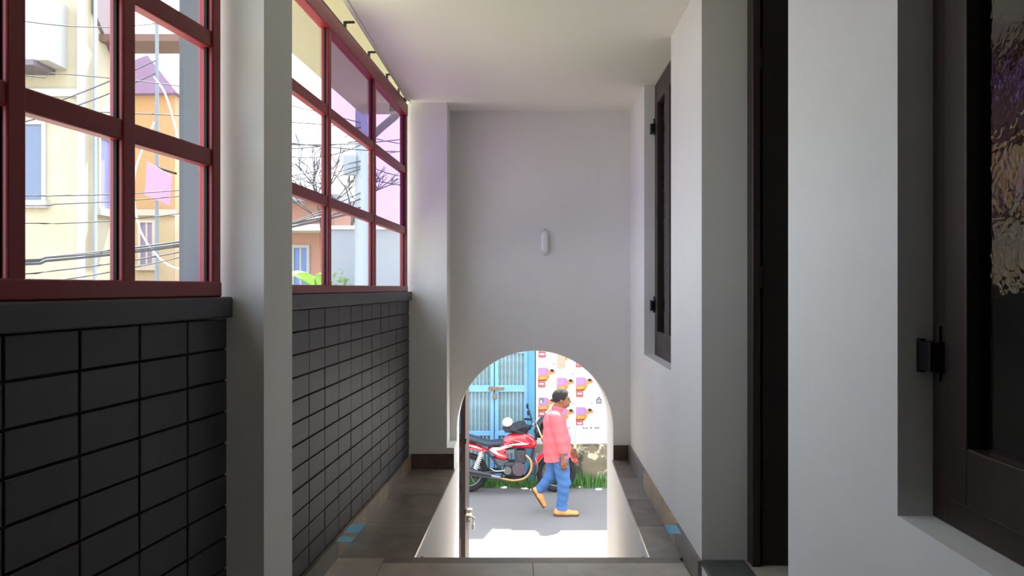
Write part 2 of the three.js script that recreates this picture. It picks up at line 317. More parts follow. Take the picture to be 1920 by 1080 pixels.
{
  // open doorway with its leaf swung into the dark room
  const g = thing('door_1', 'near black wooden door standing open in the right-hand doorway', 'door', [1.118, 0.1, -3.70], 0, null, 'structure');
  mesh('door_frame', rbox(0.035, 2.74, 0.09, 0.004, 0.0, 1.37, 0.0), M.wood, g);
  mesh('door_leaf', rbox(0.8, 2.7, 0.04, 0.004, 0.43, 1.38, 0.01), M.darkWood, g);
  for (const y of [0.3, 1.3, 2.3]) mesh('hinge', rod([0.025, y, 0.035], [0.025, y + 0.1, 0.035], 0.009), M.iron, g);
  const t = thing('trim_2', 'grey stone threshold slab in the right-hand doorway', 'threshold', [0, 0, 0], 0, null, 'structure');
  mesh('slab', prism([[rightX(2.476), 2.476], [rightX(2.476) + 0.2, 2.476], [rightX(3.75) + 0.2, 3.75], [rightX(3.75), 3.75]], 0.1, 0.125), std({ map: stoneMap(0x4a4c4a, 0x626462, 61), roughness: 0.4 }), t);
  mesh('slab', bx(rightX(3) + 0.215, 3.7, 0.02, 0.125, 2.0, 3.75), M.landing, t);
  const room = merge([bx(3.6, 3.8, -0.02, H, -3, FAR), bx(rightX(3) + 0.24, 3.6, -0.02, H, 3.76, 3.9), bx(rightX(2) + 0.24, 3.6, -0.02, H, 2.0, 2.06)]);
  structure('wall_side_room', room, M.white, 'wall of the unlit room behind the right-hand doorway', 'wall');
}

// ---------------------------------------------------------------- arched street door leaf, lamp, tape
{
  const g = thing('door_2', 'dark brown leaf of the arched street door standing open outward', 'door', [-0.418, STREET + 0.06, -6.78], Math.PI / 2, null, 'structure');
  const s = new THREE.Shape(); s.moveTo(0, 0); s.lineTo(0.63, 0); s.lineTo(0.63, 2.5 - 0.06);
  s.absarc(0.63, 1.9625 - 0.06, 0.6, Math.PI / 2, Math.PI, false); s.lineTo(0, 0);
  const leaf = new THREE.ExtrudeGeometry(s, { depth: 0.036, bevelEnabled: true, bevelSize: 0.003, bevelThickness: 0.003, bevelOffset: -0.003, bevelSegments: 1, curveSegments: 16 }); leaf.translate(0, 0, -0.018);
  mesh('door_leaf', metreUV(leaf), M.wood, g);
  for (const y of [0.5, 1.15, 1.75]) mesh('hinge', rbox(0.08, 0.05, 0.012, 0.003, 0.05, y, 0.022), M.iron, g);
  const steel = std({ color: 0xc9c6c0, roughness: 0.25, metalness: 0.9 });
  mesh('slide_bolt', merge([rod([0.18, 1.03, 0.045], [0.5, 1.03, 0.045], 0.012).toNonIndexed(), rbox(0.06, 0.07, 0.05, 0.004, 0.24, 1.03, 0.035), rbox(0.06, 0.07, 0.05, 0.004, 0.42, 1.03, 0.035), rod([0.33, 1.03, 0.045], [0.33, 1.0, 0.085], 0.009).toNonIndexed()]), steel, g);
  const lock = mesh('padlock', rbox(0.055, 0.05, 0.025, 0.006, 0.35, 0.925, 0.075), steel, g);
  mesh('shackle', tube([[0.333, 0.945, 0.075], [0.333, 0.985, 0.075], [0.35, 1.0, 0.075], [0.367, 0.985, 0.075], [0.367, 0.945, 0.075]], 0.005, 16, 6), steel, lock);
}
{
  const g = thing('wall_lamp', 'white oval bulkhead lamp, unlit, on the end wall above the arch', 'lamp', [0.266, 1.774, -FAR]);
  const stadium = (w, h, t, b) => { const s = new THREE.Shape(), r = w / 2; s.absarc(0, h / 2 - r, r, 0, Math.PI, false); s.absarc(0, -h / 2 + r, r, Math.PI, Math.PI * 2, false); return new THREE.ExtrudeGeometry(s, { depth: t - b, bevelEnabled: true, bevelSize: b, bevelThickness: b, bevelOffset: -b, bevelSegments: 4, curveSegments: 20 }); };
  mesh('base', stadium(0.085, 0.222, 0.022, 0.006), plain(0xdededb, 0.4), g);
  const d = stadium(0.058, 0.172, 0.03, 0.02); d.translate(0, 0, 0.022); mesh('diffuser', d, plain(0xe8e8e6, 0.25), g);
  for (const y of [-0.1, 0.1]) { const q = new THREE.CylinderGeometry(0.004, 0.004, 0.006, 10); q.rotateX(Math.PI / 2); q.translate(0, y, 0.024); mesh('screw', q, plain(0x6b6b68, 0.4, 0.5), g); }
}
{
  // pale blue adhesive tape stuck slantwise on the skirting faces
  const strip = (label, topNear, topFar, footNear, footFar, side) => {
    const h = side < 0 ? 0.1 : 0.12, sh = new THREE.Shape([[footNear, 0.002], [footFar, 0.002], [topFar, h], [topNear, h]].map((p) => new THREE.Vector2(...p)));
    const g = new THREE.ExtrudeGeometry(sh, { depth: 0.0012, bevelEnabled: false }), p = g.attributes.position;
    for (let i = 0; i < p.count; i++) { const d = p.getX(i), y = p.getY(i), t = p.getZ(i); p.setXYZ(i, side < 0 ? leftFar(d) + 0.022 + t : rightX(d) - 0.018 - t, y, -d); }
    g.computeVertexNormals();
    tag(mesh('tape_strip', g, M.tape), label, 'tape', 'pale blue tape strips');
  };
  strip('wider pale blue tape strip on the left skirting below the charcoal tiles', 4.25, 4.40, 4.575, 4.74, -1);
  strip('narrower pale blue tape strip on the left skirting, nearer the landing', 4.105, 4.19, 4.40, 4.49, -1);
  strip('pale blue tape strip on the right skirting', 4.165, 4.315, 4.555, 4.719, 1);
}
// ---------------------------------------------------------------- outside: street, gate, poster wall
const asphalt = std({ map: dataTex(512, (u, v) => mixc(hexc(0x68645f), hexc(0x7a7570), 0.55 * fbm(u, v, 5, 5, 91) + 0.45 * hash(Math.floor(u * 512), Math.floor(v * 512), 4)), true, 3.1), roughness: 0.9 });
structure('street', bx(-45, 45, STREET - 0.3, STREET, -20, 60), asphalt, 'grey asphalt street outside the arched doorway', 'street');
structure('side_lane', bx(-9, -1.2, STREET, STREET + 0.02, -8, 7.2), std({ map: dataTex(256, (u, v) => mixc(hexc(0xbabaa6), hexc(0xa5a592), fbm(u, v, 5, 5, 95)), true, 2.7), roughness: 0.9 }), 'sunlit sandy lane below the red windows', 'lane');
const limewash = std({ map: dataTex(256, (u, v) => mixc(hexc(0xd2cfc6), hexc(0xbdb9ae), Math.pow(fbm(u, v, 5, 5, 101), 1.5)), true, 2.1), roughness: 0.9 });
const mossy = std({ map: dataTex(512, (u, v) => { const a = fbm(u, v, 5, 6, 111), b = fbm(u, v, 9, 5, 131); let c = mixc(hexc(0x5d5646), hexc(0x8d8168), a); if (b > 0.56) c = mixc(c, hexc(0xcdbf9c), Math.min(1, (b - 0.56) * 9)); if (a < 0.42) c = mixc(c, hexc(0x33342a), Math.min(1, (0.42 - a) * 8)); return c; }, true, 1.3), roughness: 0.95, bumpMap: trowel, bumpScale: 0.01 });
{
  const g = thing('poster_wall_building', 'white street building whose wall is pasted with posters', 'building');
  mesh('wall', bx(0.385, 7, STREET + 0.59, 3.2, 12.92, 16), limewash, g);
  mesh('wall_upper', bx(0.62, 7, 3.2, 3.42, 12.98, 16), limewash, g);
  mesh('mossy_base', bx(0.385, 7, STREET, STREET + 0.6, 12.82, 12.95), mossy, g);
  const b = thing('gate_building', 'grey rendered building above the blue gate', 'building');
  mesh('wall', bx(-1.1, 0.385, 1.35, 4.1, 12.98, 16), M.exteriorGrey, b);
  const b2 = thing('compound_wall', 'grey rendered street wall with pale coping left of the blue gate', 'wall');
  mesh('wall', bx(-3.0, -0.83, STREET, 2.36, 13.1, 13.35), M.exteriorGrey, b2);
  mesh('parapet', bx(-1.55, -1.1, STREET, 4.7, 13.45, 16), M.exteriorGrey, b);
  mesh('coping', bx(-3.05, -0.83, 2.36, 2.42, 13.05, 13.4), limewash, b2);
}
// blue corrugated double gate
{
  const bluePaint = std({ map: dataTex(128, (u, v) => mixc(hexc(0x74a3c8), hexc(0x6294bc), fbm(u, v, 6, 4, 141)), true, 0.8), roughness: 0.45 });
  const teal = std({ color: 0x46829c, roughness: 0.45 });
  const sheet = std({ map: dataTex(128, (u, v) => { const n = fbm(u, v, 5, 5, 151); return mixc(hexc(0x8aaab4), hexc(0x748788), Math.max(0, n * 2.2 - 0.8)); }, true, 0.7), roughness: 0.5 });
  const rust = std({ map: stoneMap(0x6e5843, 0x8f7a5e, 161, 0.1), roughness: 0.7, metalness: 0.3 });
  const D = 12.95, g = thing('metal_gate', 'pale blue corrugated double gate with hasp and padlock behind the motorcycle', 'gate', [-0.285, STREET, -D]);
  const W = 0.655;
  for (const s of [-1, 1]) mesh('post', rbox(0.11, 3.0, 0.14, 0.008, s * (W - 0.055), 1.5, 0), s > 0 ? teal : bluePaint, g);
  mesh('lintel', rbox(2 * W, 0.1, 0.12, 0.006, 0, 2.95, 0), bluePaint, g);
  const yTop = [2.05, 2.15], yMid = [1.43, 1.54];
  for (const s of [-1, 1]) {
    const a = s < 0 ? -W + 0.11 : 0.006, b = s < 0 ? -0.006 : W - 0.11;
    const leaf = new THREE.Group(); leaf.name = 'leaf'; g.add(leaf);
    const bar = (x0, x1, y0, y1) => rbox(x1 - x0, y1 - y0, 0.045, 0.005, (x0 + x1) / 2, (y0 + y1) / 2, 0);
    mesh('stile', bar(a, a + 0.06, 0.06, 2.9), bluePaint, leaf); mesh('stile', bar(b - 0.06, b, 0.06, 2.9), bluePaint, leaf);
    for (const [y0, y1] of [[0.06, 0.16], [0.72, 0.8], yMid, yTop, [2.82, 2.9]]) mesh('rail', bar(a + 0.06, b - 0.06, y0, y1), bluePaint, leaf);
    const corr = (y0, y1) => { const x0 = a + 0.05, x1 = b - 0.05, n = 14 * 4, p = new THREE.PlaneGeometry(x1 - x0, y1 - y0, n, 1), q = p.attributes.position; for (let i = 0; i < q.count; i++) { const t = ((i % (n + 1)) % 8) / 8; q.setZ(i, t < 0.25 ? 0.02 : t < 0.375 ? 0.004 : t < 0.75 ? -0.02 : 0.004); } p.computeVertexNormals(); p.translate((x0 + x1) / 2, (y0 + y1) / 2, -0.012); return metreUV(p); };
    for (const [y0, y1] of [[0.16, 0.72], [0.8, 1.43], [1.54, 2.05]]) mesh('corrugated_panel', corr(y0, y1), sheet, leaf);
    for (let k = 0; k < 7; k++) mesh('bar', rod([a + 0.085 + k * (b - a - 0.17) / 6, 2.15, 0], [a + 0.085 + k * (b - a - 0.17) / 6, 2.82, 0], 0.013, 0.013, 6), plain(0x7a6450, 0.7), leaf);
  }
  mesh('hasp', merge([rbox(0.25, 0.045, 0.02, 0.004, 0.03, 1.485, 0.032), rbox(0.05, 0.07, 0.03, 0.004, -0.06, 1.485, 0.035)]), rust, g);
  const lock = mesh('padlock', rbox(0.065, 0.085, 0.03, 0.01, 0.01, 1.36, 0.05), rust, g);
  mesh('shackle', tube([[-0.012, 1.395, 0.05], [-0.012, 1.45, 0.05], [0.01, 1.47, 0.05], [0.032, 1.45, 0.05], [0.032, 1.395, 0.05]], 0.006, 14, 6), rust, lock);
  const dark = bx(-0.9, 0.38, STREET, 1.3, 13.3, 13.4); structure('wall_behind_gate', dark, plain(0x4a3a2c, 0.9), 'brown wall seen through the gate grille', 'wall');
}
// posters, printed on thin paper
function poster(kind) {
  const c = document.createElement('canvas'); c.width = 192; c.height = 288; const x = c.getContext('2d');
  x.fillStyle = '#fbfaf8'; x.fillRect(0, 0, 192, 288);
  const line = (a, b, w, col, h = 4) => { x.fillStyle = col; for (let q = a; q < a + w; q += 9) x.fillRect(q, b + (q % 3) - 1, 6, h); };
  if (!/sheet|glyph/.test(kind)) {
    line(14, 16, 120, '#8d92b4', 5); line(28, 28, 130, '#a5aac4', 4); line(20, 40, 110, '#a5aac4', 4); x.fillStyle = '#7f8ab4'; x.fillRect(164, 12, 12, 14);
    const P = (pts, col) => { x.fillStyle = col; x.beginPath(); pts.forEach(([a, b], i) => (i ? x.lineTo(a, b) : x.moveTo(a, b))); x.closePath(); x.fill(); };
    P([[6, 62], [96, 62], [118, 84], [186, 92], [180, 128], [120, 140], [6, 146]], '#e9a06a');
    P([[6, 62], [94, 62], [108, 92], [98, 140], [6, 146]], '#c391cf');
    for (const y of [76, 92, 108, 122]) line(14, y, 72, '#e6c9ec', 4);
    P([[4, 148], [104, 140], [130, 148], [104, 190], [4, 196]], '#e79a3e'); P([[24, 158], [84, 152], [92, 172], [20, 182]], '#f1b96a'); P([[4, 188], [100, 186], [92, 202], [4, 204]], '#a4442f');
    x.fillStyle = '#cf4a4c'; x.fillRect(6, 206, 74, 62); x.fillStyle = '#fbeeee'; x.fillRect(16, 220, 54, 22); x.fillStyle = '#cf4a4c'; line(20, 228, 46, '#cf6a6c', 6); line(12, 254, 62, '#f0b0ae', 6);
    x.fillStyle = '#d39a6c'; x.beginPath(); x.ellipse(150, 104, 17, 21, 0, 0, 7); x.fill(); x.fillStyle = '#2c211d'; x.beginPath(); x.ellipse(150, 90, 20, 14, 0.2, 0, 7); x.fill(); x.fillStyle = '#f3f0ea'; x.beginPath(); x.ellipse(164, 138, 24, 14, 0.2, 0, 7); x.fill();
    line(110, 248, 66, '#b9ad8e', 5); line(122, 240, 40, '#8f8a72', 4); line(100, 258, 84, '#d8d2bf', 4);
    if (kind === 'worn') { x.fillStyle = '#8d8a86'; x.beginPath(); x.ellipse(40, 92, 24, 28, 0.4, 0, 7); x.fill(); x.fillStyle = '#f2f0ee'; x.beginPath(); x.ellipse(34, 104, 10, 16, 0, 0, 7); x.fill(); }
    if (kind === 'torn') { x.fillStyle = '#d9bfa6'; x.fillRect(4, 40, 90, 240); x.fillStyle = '#7d6c5e'; x.beginPath(); x.ellipse(60, 90, 26, 30, 0, 0, 7); x.fill(); }
  } else if (kind === 'glyph') {
    x.strokeStyle = '#2b2b30'; x.lineWidth = 9; x.strokeRect(26, 84, 42, 40); x.fillStyle = '#8c3a34'; x.fillRect(40, 96, 16, 16); x.fillStyle = '#2b2b30'; x.fillRect(34, 62, 26, 12);
    line(20, 20, 60, '#cfd2df', 4); x.strokeStyle = '#b9bdd4'; x.lineWidth = 5; x.beginPath(); x.moveTo(120, 180); x.lineTo(170, 200); x.lineTo(150, 214); x.stroke(); line(20, 240, 140, '#b5bace', 4);
  } else {
    x.fillStyle = '#3a3a40'; x.font = 'bold 40px sans-serif'; if (kind === 'sheet') { x.fillText('Sa', 50, 56); x.fillText('F', 106, 56); x.fillText('W', 140, 56); } else x.fillText('S', 120, 56);
    for (let k = 0; k < 7; k++) line(20 + (k % 2) * 16, 100 + k * 22, 140 - (k % 3) * 20, '#a9aec6', 4);
    x.strokeStyle = '#c3c8dc'; x.lineWidth = 4; x.beginPath(); x.moveTo(150, 150); x.lineTo(182, 190); x.stroke();
  }
  const t = new THREE.CanvasTexture(c); t.colorSpace = THREE.SRGBColorSpace;
  return std({ map: t, color: 0xbebebe, roughness: 0.8 });
}
{
  const P = { main: poster('main'), worn: poster('worn'), torn: poster('torn'), sheet: poster('sheet'), sheetB: poster('sheetB'), glyph: poster('glyph') };
  const cols = [[0.565, 0.205, 0.297], [0.868, 0.042, 0.297], [1.172, 0.05, 0.297]], colName = ['beside the blue gate', 'in the middle column', 'in the right column'], rowName = ['topmost', 'second', 'third', 'lowest'];
  cols.forEach(([x, top, w], c) => {
    for (let r = 0; r < (c ? 3 : 4); r++) {
      const y = top + 0.4816 * (1 - r) - 0.22, kind = c === 1 && r === 0 ? 'torn' : c === 0 && r === 2 ? 'worn' : 'main';
      const m = mesh('poster', new THREE.BoxGeometry(w, 0.446, 0.003), P[kind]); m.position.set(x + rr(-0.004, 0.004), y, -12.917); m.rotation.z = rr(-0.015, 0.015);
      tag(m, `${kind === 'main' ? 'purple and orange printed poster' : kind === 'worn' ? 'worn purple and orange poster' : 'torn brownish poster'} ${colName[c]}, ${rowName[r]}${c === 0 && r === 3 ? ', behind the handlebar' : ''}`, 'poster', 'posters pasted on the white wall');
    }
  });
  for (let r = 0; r < 4; r++) { const m = mesh('poster', new THREE.BoxGeometry(0.3, 0.446, 0.003), P.glyph); m.position.set(1.478, 0.45 - r * 0.47, -12.917); m.rotation.z = rr(-0.02, 0.02); tag(m, `white poster with black square emblem by the arch edge, ${rowName[r]}`, 'poster', 'posters pasted on the white wall'); }
  for (let k = 0; k < 3; k++) { const m = mesh('paper_sheet', new THREE.BoxGeometry([0.3, 0.3, 0.42][k], 0.3, 0.003), k === 2 ? P.sheet : P.sheetB); m.position.set([0.55, 0.87, 1.235][k], -0.965, -12.9135); m.rotation.z = rr(-0.01, 0.01); tag(m, `white paper sheet with grey lettering below the posters, ${['leftmost, behind the walking man', 'middle', 'rightmost'][k]}`, 'poster', 'paper sheets at the foot of the white wall'); }
}
// grass strip along the wall foot and small litter
{
  const blades = [];
  for (let i = 0; i < 2600; i++) {
    const x = rr(-0.9, 3.2), d = 12.72 - Math.pow(rnd(), 1.6) * 0.32, h = rr(0.06, 0.2) * (x > 0.7 ? 1.25 : 0.8), a = rr(0, 6.28), w = rr(0.006, 0.014), lean = rr(0.0, 0.08);
    const cx = Math.cos(a) * w, cz = Math.sin(a) * w, lx = Math.cos(a + 1.5) * lean, lz = Math.sin(a + 1.5) * lean;
    blades.push(x - cx, STREET, -d - cz, x + cx, STREET, -d + cz, x + lx, STREET + h, -d + lz);
  }
  const g = new THREE.BufferGeometry(); g.setAttribute('position', new THREE.Float32BufferAttribute(blades, 3)); g.computeVertexNormals();
  tag(mesh('grass', g, std({ color: 0x4f7a35, roughness: 0.8, side: THREE.DoubleSide })), 'green grass growing along the foot of the mossy wall', 'grass', null, 'stuff');
  const spots = [[0.2, 12.35], [0.33, 12.3], [0.46, 12.38], [1.34, 12.3], [1.05, 12.45], [-0.12, 12.42]], place = ['in front of the engine', 'near the front fender', 'beside the front wheel', 'right of the walking man', 'just behind the walking man', 'under the exhaust'];
  spots.forEach(([x, d], i) => { const q = new THREE.IcosahedronGeometry(0.035, 1), p = q.attributes.position; for (let k = 0; k < p.count; k++) { const f = 0.7 + 0.6 * hash(Math.round(p.getX(k) * 999), Math.round(p.getZ(k) * 999), i); p.setXYZ(k, p.getX(k) * f * 1.5, Math.max(-0.012, p.getY(k) * f * 0.5), p.getZ(k) * f); } q.computeVertexNormals(); const m = mesh('litter_scrap', q, plain(0xe8e4dc, 0.8)); m.position.set(x, STREET + 0.012, -d); tag(m, `crumpled white paper scrap on the street ${place[i]}`, 'litter', 'paper scraps on the street'); });
}

// ---------------------------------------------------------------- motorcycle
{
  const g = thing('motorcycle', 'red motorcycle with white flashes parked before the blue gate', 'motorcycle', [-0.667, STREET, -12.2]);
  const redP = new THREE.MeshPhysicalMaterial({ color: 0xc01c2c, roughness: 0.25, clearcoat: 1, clearcoatRoughness: 0.08 });
  const whiteP = new THREE.MeshPhysicalMaterial({ color: 0xf2efec, roughness: 0.3, clearcoat: 0.8 }), seatM = plain(0x2b333c, 0.55), rubber = plain(0x1b1b1c, 0.85), alloy = std({ color: 0x77777a, roughness: 0.35, metalness: 0.8 }), chrome = std({ color: 0xd5d5d3, roughness: 0.15, metalness: 1 }), engineM = std({ color: 0x3a3a3e, roughness: 0.5, metalness: 0.5 }), grey1 = plain(0x4b5054, 0.5), gold = std({ color: 0xb08a5a, roughness: 0.35, metalness: 0.8 });
  const wheel = (x, r) => {
    const w = new THREE.Group(); w.name = 'wheel'; w.position.set(x, r, 0); g.add(w);
    mesh('tyre', new THREE.TorusGeometry(r - 0.045, 0.045, 14, 44), rubber, w);
    mesh('rim', new THREE.TorusGeometry(r - 0.09, 0.016, 8, 36), alloy, w);
    const hub = new THREE.CylinderGeometry(0.06, 0.06, 0.11, 18); hub.rotateX(Math.PI / 2); mesh('hub', hub, engineM, w);
    for (let k = 0; k < 6; k++) { const a = k * Math.PI / 3; mesh('spoke', rod([Math.cos(a) * 0.05, Math.sin(a) * 0.05, 0], [Math.cos(a) * (r - 0.09), Math.sin(a) * (r - 0.09), 0], 0.014, 0.011, 8), alloy, w); }
  };
  wheel(0, 0.3); wheel(1.34, 0.3);
  // tank: three lofted slices give it rounded cheeks
  const tankO = [[0.5, 0.74], [0.53, 0.8], [0.62, 0.88], [0.74, 0.915], [0.88, 0.905], [0.98, 0.85], [1.04, 0.77], [1.03, 0.7], [0.94, 0.665], [0.78, 0.68], [0.6, 0.69]];
  mesh('fuel_tank', extrudeXY(tankO, 0.26, 0.08, true), redP, g);
  const flash = (pts, z, m, t = 0.012) => { const e = extrudeXY(pts, t, 0.003, false); e.translate(0, 0, z); return mesh('flash', e, m, g); };
  flash([[0.62, 0.84], [0.86, 0.77], [0.93, 0.755], [0.88, 0.745], [0.66, 0.735], [0.5, 0.70], [0.5, 0.712], [0.68, 0.755], [0.83, 0.775]], 0.128, whiteP);
  flash([[0.66, 0.8], [0.8, 0.775], [0.72, 0.772]], 0.13, plain(0x2a1416, 0.4));
  flash([[0.8, 0.87], [0.9, 0.855], [0.86, 0.835], [0.83, 0.85]], 0.1, whiteP);
  mesh('side_panel', extrudeXY([[0.3, 0.66], [0.36, 0.71], [0.52, 0.7], [0.6, 0.66], [0.56, 0.6], [0.62, 0.54], [0.56, 0.5], [0.44, 0.53]], 0.22, 0.03, false), redP, g);
  flash([[0.33, 0.66], [0.37, 0.7], [0.58, 0.705], [0.7, 0.725], [0.5, 0.665], [0.42, 0.65], [0.46, 0.61], [0.56, 0.56], [0.47, 0.58], [0.38, 0.62]], 0.11, whiteP);
  flash([[0.56, 0.65], [0.68, 0.665], [0.7, 0.625], [0.6, 0.6]], 0.1, alloy, 0.03);
  mesh('rear_cowl', extrudeXY([[-0.42, 0.78], [-0.2, 0.79], [0.05, 0.76], [0.22, 0.7], [0.3, 0.65], [0.24, 0.63], [0.02, 0.66], [-0.25, 0.7]], 0.2, 0.04, true), redP, g);
  flash([[-0.05, 0.74], [0.12, 0.72], [0.22, 0.67], [0.08, 0.7]], 0.1, whiteP);
  mesh('tail_lamp', rbox(0.06, 0.07, 0.14, 0.02, -0.44, 0.76, 0), plain(0xd01818, 0.2), g);
  mesh('seat', extrudeXY([[-0.4, 0.82], [-0.2, 0.87], [0.02, 0.87], [0.18, 0.82], [0.34, 0.785], [0.5, 0.8], [0.55, 0.79], [0.52, 0.735], [0.4, 0.715], [0.26, 0.715], [0.12, 0.76], [-0.1, 0.79], [-0.38, 0.79]], 0.26, 0.05, true), seatM, g);
  mesh('mid_panel', extrudeXY([[0.34, 0.54], [0.62, 0.5], [0.6, 0.42], [0.46, 0.4]], 0.16, 0.02, false), grey1, g);
  mesh('swingarm', rod([0, 0.3, 0.09], [0.5, 0.33, 0.09], 0.02, 0.024), engineM, g); mesh('swingarm', rod([0, 0.3, -0.09], [0.5, 0.33, -0.09], 0.02, 0.024), engineM, g);
  for (const z of [0.12, -0.12]) {
    const sh = mesh('shock_absorber', rod([0.1, 0.34, z], [0.22, 0.64, z], 0.014), chrome, g);
    const pts = []; for (let k = 0; k <= 90; k++) { const t = k / 90, a = t * 9 * 2 * Math.PI; pts.push([0.115 + 0.095 * t + Math.cos(a) * 0.028, 0.38 + 0.24 * t - Math.cos(a) * 0.01, z + Math.sin(a) * 0.028]); }
    mesh('spring', tube(pts, 0.008, 200, 6), plain(0xe4e0d4, 0.4), sh);
  }
  mesh('frame_tube', merge([tube([[0.22, 0.66, 0.06], [0.36, 0.55, 0.08], [0.5, 0.34, 0.08], [0.62, 0.25, 0.07]], 0.016, 20, 8), tube([[1.03, 0.86, 0.03], [0.98, 0.62, 0.04], [0.94, 0.4, 0.06], [0.84, 0.24, 0.07], [0.62, 0.24, 0.07]], 0.018, 24, 8), tube([[1.05, 0.82, 0], [0.7, 0.68, 0], [0.3, 0.68, 0.05]], 0.02, 16, 8)]), engineM, g);
  const eng = mesh('engine', merge([rbox(0.3, 0.24, 0.24, 0.05, 0.7, 0.36, 0), rbox(0.13, 0.22, 0.18, 0.02, 0.8, 0.55, 0).applyMatrix4(new THREE.Matrix4().makeTranslation(0, 0, 0))]), engineM, g);
  for (let k = 0; k < 6; k++) mesh('cooling_fin', rbox(0.18, 0.012, 0.23, 0.004, 0.8, 0.48 + k * 0.03, 0), alloy, eng);
  const cov = (x, y, r) => { const c = new THREE.CylinderGeometry(r, r * 1.05, 0.05, 28); c.rotateX(Math.PI / 2); c.translate(x, y, 0.14); return c; };
  mesh('crankcase_cover', cov(0.77, 0.38, 0.1), plain(0x5d5358, 0.4, 0.4), eng); mesh('crankcase_cover', cov(0.6, 0.36, 0.06), alloy, eng);
  mesh('exhaust_header', tube([[0.88, 0.58, 0.1], [0.95, 0.5, 0.14], [0.95, 0.36, 0.16], [0.86, 0.25, 0.17], [0.7, 0.215, 0.17], [0.55, 0.235, 0.17], [0.42, 0.27, 0.17]], 0.022, 40, 10), gold, g);
  const muf = mesh('muffler', rod([0.5, 0.255, 0.18], [-0.32, 0.4, 0.18], 0.035, 0.062, 20), alloy, g); mesh('heat_shield', rod([0.36, 0.3, 0.2], [-0.02, 0.37, 0.2], 0.03, 0.045, 16), plain(0x3a3c40, 0.4, 0.5), muf);
  mesh('footrest', rod([0.52, 0.31, 0.1], [0.52, 0.31, 0.27], 0.016), rubber, g); mesh('kick_lever', tube([[0.56, 0.36, 0.16], [0.42, 0.36, 0.18], [0.34, 0.4, 0.18]], 0.01, 12, 6), chrome, g);
  for (const z of [0.09, -0.09]) { const f = mesh('fork_leg', rod([1.34, 0.3, z], [1.12, 0.84, z], 0.024, 0.02), alloy, g); mesh('fork_tube', rod([1.12, 0.84, z], [1.03, 1.06, z], 0.017), chrome, f); }
  mesh('front_fender', (() => { const s = new THREE.Shape(); s.absarc(0, 0, 0.37, 0.5, 2.75, false); s.absarc(0, 0, 0.325, 2.75, 0.5, true); const e = new THREE.ExtrudeGeometry(s, { depth: 0.1, bevelEnabled: true, bevelSize: 0.01, bevelThickness: 0.01, bevelSegments: 2, curveSegments: 24 }); e.translate(1.34, 0.3, -0.05); return e; })(), redP, g);
  mesh('leg_guard', tube([[1.0, 0.62, 0.08], [1.02, 0.56, 0.24], [1.05, 0.42, 0.26], [1.02, 0.32, 0.2], [0.94, 0.3, 0.07]], 0.013, 24, 8), alloy, g);
  mesh('headlamp', (() => { const s = new THREE.SphereGeometry(0.11, 22, 14); s.scale(0.9, 1, 1); s.translate(1.17, 0.95, 0); return s; })(), plain(0x18181a, 0.3), g);
  mesh('visor', extrudeXY([[1.0, 0.92], [1.06, 1.08], [1.16, 1.16], [1.22, 1.06], [1.26, 0.93], [1.16, 0.84], [1.05, 0.84]], 0.2, 0.05, true), plain(0x17181a, 0.3), g);
  mesh('handlebar', tube([[0.9, 1.05, 0.36], [1.0, 1.07, 0.2], [1.05, 1.03, 0], [1.0, 1.07, -0.2], [0.9, 1.05, -0.36]], 0.012, 30, 8), chrome, g);
  for (const s of [1, -1]) { mesh('grip', rod([0.96, 1.06, s * 0.27], [0.87, 1.045, s * 0.41], 0.018), rubber, g); const st = mesh('mirror_stalk', tube([[0.97, 1.07, s * 0.22], [0.95, 1.17, s * 0.27], [0.92, 1.24, s * 0.31]], 0.006, 10, 6), rubber, g); const mi = new THREE.SphereGeometry(0.06, 18, 12); mi.scale(0.35, 0.7, 1.1); mi.translate(0.91, 1.26, s * 0.33); mesh('mirror_head', mi, rubber, st); }
  mesh('turn_signal', new THREE.SphereGeometry(0.035, 14, 10).translate(1.13, 0.86, 0.15), plain(0xe0892a, 0.2), g);
  // things lying on the tank
  const q = new THREE.IcosahedronGeometry(1, 4), p = q.attributes.position;
  for (let k = 0; k < p.count; k++) { const v = V(p.getX(k), p.getY(k), p.getZ(k)), f = 1 + 0.16 * Math.sin(v.x * 5 + v.z * 3) * Math.cos(v.y * 6 + v.x * 2) + 0.07 * Math.sin(v.z * 13 + v.x * 9); p.setXYZ(k, v.x * 0.2 * f, Math.max(-0.4, v.y) * 0.095 * f * (1.15 + 0.4 * v.x), v.z * 0.13 * f); }
  q.computeVertexNormals();
  const bag = mesh('cloth_bag', q, plain(0x23262b, 0.75)); bag.position.set(-0.667 + 0.73, STREET + 0.955, -12.2); tag(bag, 'crumpled black cloth bag lying on the red motorcycle tank', 'bag');
  const cap = new THREE.LatheGeometry([[0, 0.05], [0.05, 0.047], [0.072, 0.03], [0.078, 0], [0.07, -0.004], [0, -0.004]].map((a) => new THREE.Vector2(...a)), 28);
  const lid = mesh('round_lid', cap, plain(0xf3f3f1, 0.3)); lid.position.set(-0.667 + 0.6, STREET + 1.065, -12.17); lid.rotation.set(0.75, 0, 0.15); tag(lid, 'small round white lid resting on the black bag', 'lid');
}

